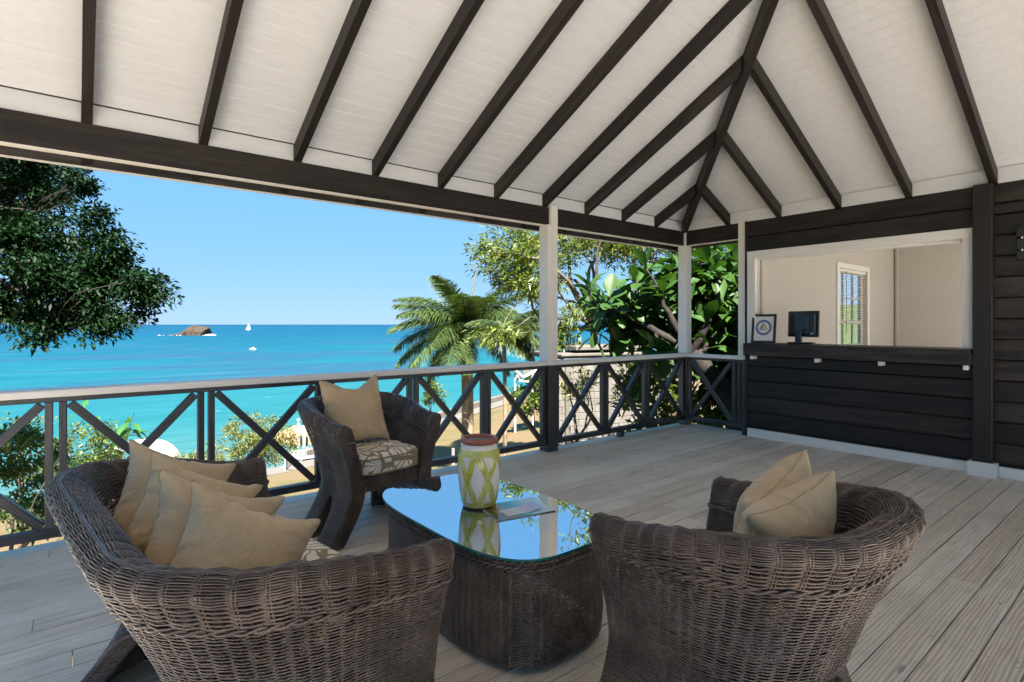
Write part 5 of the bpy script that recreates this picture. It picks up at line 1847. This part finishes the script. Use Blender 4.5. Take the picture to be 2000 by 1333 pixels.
        for k in range(n):
            q = P[-1] + (P[-3] - P[-1]) * rg.uniform(0, 1)
            if sd == 720: q = P[-1] + rg.normal(0, .06, 3)
            a = rg.uniform(0, 2 * np.pi)
            d = Vector((math.cos(a), math.sin(a), rg.uniform(-.1, .55))).normalized()
            z = Vector((0, 0, 1)); y = z.cross(d).normalized(); z = d.cross(y)
            Mx = Matrix.Translation(Vector(q)) @ rotm(d, y, z) @ Matrix.Diagonal((ll * rg.uniform(.7, 1.15), ll * .5, ll, 1))
            me = variants[3]
            me = bpy.data.meshes.get('sapling_leaf') or None
            if me is None:
                me = blade(1.0, .55, .62, 9); me.name = 'sapling_leaf'; me.materials.append(lmw)
            obj('leaf', me, None, t, Mx)


build_plants()

# ------------------------------------------------------------------ garden and shore


def build_shore():
    conc = bark_mat('pale_concrete', (0.1012, 0.088, 0.07304), (0.154, 0.1382, 0.1188), 3)
    # path of concrete slabs along the shore
    path = thing('path', 'pale concrete path along the shore', 'path', (20, 35, -7))
    path['kind'] = 'structure'
    pts = []
    for X in np.linspace(-1, 62, 43):
        Y = float(shore_y(X)) - 5.2
        pts.append((X, Y))
    wdt = 2.0
    for (x0, y0), (x1, y1) in zip(pts[:-1], pts[1:]):
        d = Vector((x1 - x0, y1 - y0, 0)); L = d.length; d.normalize(); n_ = Vector((-d.y, d.x, 0))
        V = []
        for px, py in ((x0 + d.x * .015, y0 + d.y * .015), (x1 - d.x * .015, y1 - d.y * .015)):
            for s_ in (-1, 1):
                qx, qy = px + n_.x * s_ * wdt / 2, py + n_.y * s_ * wdt / 2
                z = max(float(ground_z(px, py)), float(ground_z(qx, qy))) + .09
                V.append((qx, qy, z)); V.append((qx, qy, z - .35))
        me = mesh_np('slab', V, [(0, 2, 6, 4), (0, 4, 5, 1), (2, 3, 7, 6), (0, 1, 3, 2), (4, 6, 7, 5)])
        obj('slab', me, conc, path)
    # low sea wall
    wall = thing('sea_wall', 'low pale sea wall edging the lawn above the water', 'wall', (30, 45, -8))
    for (x0, y0), (x1, y1) in zip(pts[8:-1], pts[9:]):
        a = Vector((x0, y0 + 3.6, -8.15)); b_ = Vector((x1, y1 + 3.6, -8.15))
        beam_between('wall_segment', a, b_, .5, 1.9, conc, wall, b=.02)
    white = paint_mat('white_outdoor_paint', (.42, .41, .39), .5)
    # picket rail of the steps down to the beach
    A = cw(556, 897, 31); B_ = cw(600, 879, 37)
    gz = min(float(ground_z(*A[:2])), float(ground_z(*B_[:2])))
    rail = thing('picket_fence', 'white picket rail beside the steps down to the water', 'fence', tuple(A))
    a = Vector((A[0], A[1], float(ground_z(*A[:2])))); b_ = Vector((B_[0], B_[1], float(ground_z(*B_[:2])) + .1))
    n = 17
    for k in range(n):
        p = a.lerp(b_, k / (n - 1)); hgt = 1.15
        w_ = .085 if k in (0, n - 1) else .06
        hh = hgt + (.12 if k in (0, n - 1) else 0)
        box('picket', (p.x - w_ / 2, p.y - .02, p.z - .3), (p.x + w_ / 2, p.y + .02, p.z + hh), white, rail, .004, along=2)
    up1 = Vector((0, 0, 1.12)); up0 = Vector((0, 0, .18))
    beam_between('top_rail', a + up1 + Vector((0, .045, 0)), b_ + up1 + Vector((0, .045, 0)), .045, .10, white, rail)
    beam_between('bottom_rail', a + up0 + Vector((0, .045, 0)), b_ + up0 + Vector((0, .045, 0)), .045, .08, white, rail)
    # sun lounger by the fence
    p = cw(603, 894, 34); gz = float(ground_z(p[0], p[1]))
    l = thing('sun_lounger', 'pale blue sun lounger on the paving by the picket rail', 'lounger', (p[0], p[1], gz), R(-8))
    blue = Mat('lounger_cloth', (.22, .23, .36), .7).m
    Ml = wmat(l)
    bar('bed', (1.7, .62, .06), blue, l, Ml @ Matrix.Translation((.2, 0, .40)), .01)
    bar('backrest', (.7, .62, .06), blue, l, Ml @ Matrix.Translation((-.93, 0, .56)) @ Matrix.Rotation(R(28), 4, 'Y'), .01)
    for x in (-.5, .9):
        for y in (-.27, .27):
            bar('leg', (.04, .04, .62), white, l, Ml @ Matrix.Translation((x, y, .10)), .004)
    # jetty with two pale piles
    jet = thing('jetty', 'short brown timber jetty with two white capped piles in the shallows', 'jetty', tuple(cw(600, 850, 47)))
    jw = wood_mat('jetty_wood', (.25, .13, .07), (.42, .25, .15), (.55, .37, .24), .7, .01, .3, .3)
    c = cw(602, 845, 47)
    dx = Vector((math.cos(PSI - R(90)), math.sin(PSI - R(90)), 0)); dy = Vector((math.cos(PSI), math.sin(PSI), 0))
    rotj = rotm(dx, dy, (0, 0, 1))
    for k in range(16):
        bar('deck_board', (4.6 - k * .12, .30, .12), jw, jet, Matrix.Translation(Vector((c[0], c[1], SEA_Z + .78))) @ rotj @ Matrix.Translation((.9 + k * .06 - 1.2, -1.2 + k * .34, 0)), .01)
    bar('front_beam', (4.7, .25, .75), jw, jet, Matrix.Translation(Vector((c[0], c[1], SEA_Z + .33))) @ rotj @ Matrix.Translation((-.3, -1.5, 0)), .02)
    bar('side_beam', (.3, 4.6, .7), jw, jet, Matrix.Translation(Vector((c[0], c[1], SEA_Z + .33))) @ rotj @ Matrix.Translation((-2.35, .9, 0)), .02)
    for x in (.15, 1.0, 1.7):
        bar('crate_post', (.16, .16, .75), jw, jet, Matrix.Translation(Vector((c[0], c[1], SEA_Z + 1.15))) @ rotj @ Matrix.Translation((x, -.6, 0)), .01)
    bar('crate_rail', (1.9, .14, .16), jw, jet, Matrix.Translation(Vector((c[0], c[1], SEA_Z + 1.55))) @ rotj @ Matrix.Translation((.95, -.6, 0)), .01)
    grey = Mat('pile_grey', (.24, .225, .21), .7).m
    for u, h in ((583, 2.3), (594, 2.1)):
        p = cw(u, 845, 44.3)
        V, F = lathe([(.0, -2.0), (.13, -2.0), (.12, h - .25), (0, h - .25)], 12)
        pm = Matrix.Translation((p[0], p[1], SEA_Z))
        o = obj('pile', mesh_np('pile', V, F, True), grey, jet, pm)
        V, F = lathe([(.0, h - .249), (.14, h - .249), (.12, h), (0, h + .06)], 12)
        obj('pile_cap', mesh_np('pile_cap', V, F, True), white, o, pm)
    # white canopy on the beach
    p = cw(262, 925, 27); gz = float(ground_z(p[0], p[1]))
    can = thing('beach_canopy', 'white domed canvas canopy on the beach behind the loveseat', 'canopy', (p[0], p[1], gz))
    n = 18
    V = []; F = []
    R0 = 1.75
    top = EYE + (634 - 862) / FPX * 27
    sag = []
    for i in range(n + 1):
        a = math.pi * i / n
        for k, yy in enumerate((-1.3, -.65, 0, .65, 1.3)):
            s_ = 1 - .10 * (abs(yy) / 1.3) ** 2
            V.append((p[0] - dx.x * R0 * math.cos(a) * s_ + dy.x * yy, p[1] - dx.y * R0 * math.cos(a) * s_ + dy.y * yy, top - 1.35 + 1.35 * math.sin(a) * s_))
    for i in range(n):
        for k in range(4): F.append((i * 5 + k, i * 5 + k + 1, i * 5 + k + 6, i * 5 + k + 5))
    F2 = [tuple(x + len(V) for x in f[::-1]) for f in F]
    V2 = [(x, y, z - .03) for x, y, z in V]
    canv = Mat('white_canvas', (.42, .41, .41), .8).m
    obj('canvas', mesh_np('canvas', V + V2, F + F2, True), canv, can)
    for i in (0, 4, 9, 14, 18):
        P = [np.array(V[i * 5 + k]) + np.array([0, 0, .012]) for k in range(5)]
        v, f = tube_np(P, .02, 6); obj('hoop', mesh_np('hoop', v, f, True), grey, can)
    for i in (0, 18):
        for k in (0, 4):
            q = V[i * 5 + k]
            v, f = tube_np([(q[0], q[1], float(ground_z(q[0], q[1])) - .2), (q[0], q[1], (q[2] + gz) / 2), q], .025, 6)
            obj('leg', mesh_np('leg', v, f, True), white, can)
    # white stair rail above the sea grape hedge
    st = thing('stair_rail', 'white painted rail and landing of a stair above the hedge', 'stair rail', tuple(cw(1035, 745, 33)))
    for (u0, v0, u1, v1, wd) in ((1004, 722, 1022, 738, .16), (1022, 737, 1052, 722, .14), (1010, 735, 1014, 744, .14), (1014, 744, 1040, 746, .13)):
        beam_between('rail_bar', cw(u0, v0, 33), cw(u1, v1, 33.5), wd, wd, white, st, b=.01)
    bar('landing', (1.6, 1.2, .5), conc, st, Matrix.Translation(Vector(cw(1045, 722, 34.5))) @ rotj, .02)
    for u, vv in ((1006, 760), (1040, 760), (1058, 760)):
        q = Vector(cw(u, 724, 33.3)); gzz = float(ground_z(q.x, q.y))
        box('rail_post', (q.x - .05, q.y - .05, gzz - .2), (q.x + .05, q.y + .05, q.z), white, st, .005, along=2)
    # white ramp edge below the middle post
    q0 = Vector(cw(1052, 818, 17)); q1 = Vector(cw(1030, 905, 13.5))
    q0.z = float(ground_z(q0.x, q0.y)) + .2; q1.z = float(ground_z(q1.x, q1.y)) + .2
    k = beam_between('ramp_kerb', q0, q1, .35, .5, white, None, b=.02)
    tag(k, 'white painted ramp kerb on the lawn below the middle post', 'kerb')
    # pale block garden building behind the railing
    blk = bark_mat('limewashed_block', (0.1105, 0.1003, 0.085), (0.1955, 0.1802, 0.1573), 6)
    w0 = Vector(cw(1078, 840, 11.6)); w1 = Vector(cw(1285, 840, 12.6))
    d = (w1 - w0); d.z = 0; L = d.length; d.normalize(); nn = Vector((d.y, -d.x, 0))
    zb = -1.35; zt = .52
    wall = thing('block_outbuilding', 'pale limewashed block outbuilding with a flat stepped cap behind the railing', 'outbuilding', (w0.x, w0.y, zb))
    rot = rotm(d, Vector((0, 0, 1)).cross(d), (0, 0, 1))
    bl, bh = .40, .145
    row = 0; z = zb
    while z < zt - .05:
        x = -(bl / 2) * (row % 2)
        while x < L:
            a_, b2 = max(0, x) + .004, min(L, x + bl) - .004
            if b2 - a_ > .05:
                bar('block', (b2 - a_, .18 + rnd.uniform(-.008, .008), bh - .009), blk, wall, Matrix.Translation(w0 + d * ((a_ + b2) / 2) + Vector((0, 0, z - w0.z + bh / 2))) @ rot, .006)
            x += bl
        z += bh; row += 1
    mort = Mat('mortar', (.40, .37, .32), .9).m
    bar('wall_core', (L - .02, .13, zt - zb), mort, wall, Matrix.Translation(w0 + d * (L / 2) + Vector((0, 0, (zb + zt) / 2 - w0.z))) @ rot, .002)
    for k, (dz, ov, hh) in enumerate(((.0, .05, .07), (.075, .12, .05), (.19, -.35, .09))):
        bar('cap_slab', (L + ov * 2, 1.6 + ov, hh), conc, wall, Matrix.Translation(w0 + d * (L / 2 + .30) - nn * .75 + Vector((0, 0, zt + dz + hh / 2 - w0.z))) @ rot, .008)
    for k in (.30, 1.35):
        bar('pier', (.09, .06, zt - zb - .02), conc, wall, Matrix.Translation(w0 + d * k + nn * .12 + Vector((0, 0, (zb + zt) / 2 - w0.z))) @ rot @ Matrix.Rotation(0, 4, 'Z'), .005)
    # red flowers on the lawn edge
    ac = Acc(); c = cw(612, 962, 17); c[2] = float(ground_z(c[0], c[1])) + .1
    cluster_leaves(ac, in_ellipsoid(c, (.55, .5, .08), 12, 71), .13, 26, .09, .06, .1, 72)
    rf = leaf_mat('red_petal', (.45, .02, .04), (.65, .06, .10), .3)
    o = obj('red_flowers', ac.mesh('red_flowers'), rf); tag(o, 'patch of red flowers on the lawn under the rail by the armchair leg', 'flowers', kind='stuff')
    # post on the lawn near the path
    p = Vector(cw(885, 880, 24)); gz = float(ground_z(p.x, p.y))
    o = box('path_marker', (p.x - .05, p.y - .05, gz - .2), (p.x + .05, p.y + .05, gz + 1.0), grey, None, .005, along=2)
    tag(o, 'thin grey marker stake beside the path left of the palm trunk', 'stake')


build_shore()


def build_sea_things():
    # hawk shaped rock islet
    d = 500.0
    c = cw(375, 634, d)
    right = np.array([math.sin(PSI), -math.cos(PSI), 0]); fwd = np.array([math.cos(PSI), math.sin(PSI), 0])
    prof = [(-23, .3), (-20, .9), (-14, 1.6), (-9, 3.2), (-5, 5.4), (-1.5, 8.0), (1.5, 9.3), (3.0, 9.8), (4.5, 9.5), (5.2, 8.5), (9, 8.2), (13, 6.9), (15, 5.4), (15.6, 4.6)]
    nd = 11
    V = []
    xs = np.linspace(-23, 13.5, 46)
    px = np.array([p_[0] for p_ in prof]); pz = np.array([p_[1] for p_ in prof])
    for x in xs:
        h = np.interp(x, px, pz)
        for k in range(nd):
            a = math.pi * k / (nd - 1)
            wdt = 3.5 + h * .7
            yy = -math.cos(a) * wdt; zz = max(0, math.sin(a)) ** .7 * h
            # overhanging beak on the right
            lean = .42 * max(0.0, x - 2) / 11 * (zz - 2.0) * 1.0
            q = Vector((x * .25, yy * .25, zz * .35))
            dn = mnoise.fractal(q, 1.0, 2.0, 5) * 1.5
            V.append(c + right * (x + lean + dn * .8) + fwd * (yy + dn) + np.array([0, 0, SEA_Z - EYE + (EYE - c[2]) - .4 + zz + dn * .5 * (zz > .3)]))
    V = np.array(V); n = len(xs)
    F = []
    for i in range(n - 1):
        for k in range(nd - 1):
            a = i * nd + k; F.append((a, a + 1, a + nd + 1, a + nd))
    F.append(tuple(range((n - 1) * nd, n * nd))[::-1]); F.append(tuple(range(nd)))
    m = Mat('islet_rock', (.2, .15, .1), .9, .2)
    g = m.new('ShaderNodeNewGeometry')
    n1 = m.noise(g.outputs['Position'], .55, 6, .7)
    m.color(m.ramp(n1, [(.3, (.014, .010, .008)), (.5, (.05, .035, .023)), (.7, (.085, .06, .046))])); m.bump(n1, 1.0, .8)
    o = obj('rock_islet', mesh_np('rock_islet', V, F), m.m)
    tag(o, 'brown wedge shaped rock islet with an overhanging beak out at sea', 'rock islet')
    foam = Mat('white_foam', (.8, .82, .84), .8).m
    ac = Acc()
    rg = np.random.default_rng(5)
    for k in range(60):
        x = rg.uniform(-27, 20) if k < 34 else rg.normal(20, 2.2)
        q = c + right * x - fwd * rg.uniform(4.5, 7); q[2] = SEA_Z - .12
        s_ = rg.uniform(.5, 1.3) * (1.2 if k >= 34 else .7); h_ = rg.uniform(.2, .5) * (2.6 if k >= 34 else .8)
        v, f = lathe([(0, -.2), (s_, -.2), (s_ * .8, h_ * .6), (s_ * .3, h_), (0, h_)], 7)
        ac.add(v + q, f)
    o = obj('sea_foam', ac.mesh('sea_foam', True), foam); tag(o, 'white breakers foaming round the foot of the rock islet', 'foam', kind='stuff')
    # sailing boat
    d = 960.0
    p = cw(485, 634, d); p[2] = SEA_Z
    t = thing('sailboat', 'small white sailing boat on the horizon right of the rock islet', 'sailboat', tuple(p))
    wm_ = Mat('boat_white', (.80, .80, .80), .5).m

    def Q(x, y, z): return tuple(p + right * x + fwd * y + np.array([0, 0, z]))
    V = [Q(-4.6, 0, 1.5), Q(-1, -1.5, 1.3), Q(4, -1.2, 1.3), Q(4, 1.2, 1.3), Q(-1, 1.5, 1.3), Q(-3.6, 0, -.3), Q(-1, -.9, -.3), Q(3.5, -.7, -.3), Q(3.5, .7, -.3), Q(-1, .9, -.3)]
    F = [(0, 1, 2, 3, 4), (5, 9, 8, 7, 6), (0, 5, 6, 1), (1, 6, 7, 2), (2, 7, 8, 3), (3, 8, 9, 4), (4, 9, 5, 0)]
    obj('hull', mesh_np('hull', V, F), wm_, t)
    v, f = tube_np([Q(.3, 0, 1.2), Q(.3, 0, 6), Q(.3, 0, 11.5)], .14, 6); obj('mast', mesh_np('mast', v, f, True), wm_, t)
    for nm, tri in (('mainsail', ((.5, 0, 2.3), (3.8, .3, 2.4), (.5, 0, 11.0))), ('foresail', ((-4.2, 0, 1.9), (-.1, .5, 2.4), (.1, 0, 9.5)))):
        A = [np.array(q) for q in tri]
        mid = (A[0] + A[1] + A[2]) / 3 + np.array([0, .5, 0])
        V = [Q(*q) for q in A] + [Q(*mid)]
        V += [Q(*(q + np.array([0, .06, 0]))) for q in A] + [Q(*(mid + np.array([0, .06, 0])))]
        F = [(0, 1, 3), (1, 2, 3), (2, 0, 3), (5, 4, 7), (6, 5, 7), (4, 6, 7)]
        obj(nm, mesh_np(nm, V, F), wm_, t)
    bm_ = beam_between('cabin', Q(-1.5, 0, 1.75), Q(2.5, 0, 1.75), 1.5, .9, wm_, t, b=.1)
    # motor boat
    d = 215.0
    p = cw(494, 634, d); p[2] = SEA_Z
    t = thing('motorboat', 'tiny white motor boat on the water below the sailing boat', 'motorboat', tuple(p))
    V = [Q(-1.5, 0, .5), Q(-.4, -.5, .4), Q(1.4, -.45, .4), Q(1.4, .45, .4), Q(-.4, .5, .4), Q(-1.1, 0, -.2), Q(-.4, -.3, -.2), Q(1.2, -.3, -.2), Q(1.2, .3, -.2), Q(-.4, .3, -.2)]
    F = [(0, 1, 2, 3, 4), (5, 9, 8, 7, 6), (0, 5, 6, 1), (1, 6, 7, 2), (2, 7, 8, 3), (3, 8, 9, 4), (4, 9, 5, 0)]
    obj('hull', mesh_np('hull', V, F), wm_, t)
    beam_between('cabin', Q(-.4, 0, .65), Q(.5, 0, .65), .6, .5, wm_, t, b=.05)


build_sea_things()


def build_flecks():
    # pale paint and petal flecks scattered on the boards at the left
    rg = np.random.default_rng(12)
    ac = Acc()
    for k in range(46):
        x, y = (rg.uniform(-.5, .9), rg.uniform(1.6, 4.0)) if k < 30 else (rg.uniform(.9, 3.2), rg.uniform(.6, 3.6))
        a = rg.uniform(0, np.pi); L = rg.uniform(.004, .014); W = rg.uniform(.003, .006)
        n = 6
        t = np.linspace(0, 2 * np.pi, n, endpoint=False)
        px = np.cos(t) * L * rg.uniform(.6, 1.1, n); py = np.sin(t) * W * rg.uniform(.6, 1.1, n)
        V = np.c_[x + px * np.cos(a) - py * np.sin(a), y + px * np.sin(a) + py * np.cos(a), np.full(n, .0022)]
        V = np.vstack([V, [[x, y, .0040]]])
        F = np.array([[i, (i + 1) % n, n] for i in range(n)])
        ac.add(V, F)
    o = obj('fallen_flecks', ac.mesh('fallen_flecks'), Mat('pale_fleck', (.72, .70, .66), .8, .2).m)
    tag(o, 'small pale flecks scattered over the deck boards', 'flecks', kind='stuff')


build_flecks()
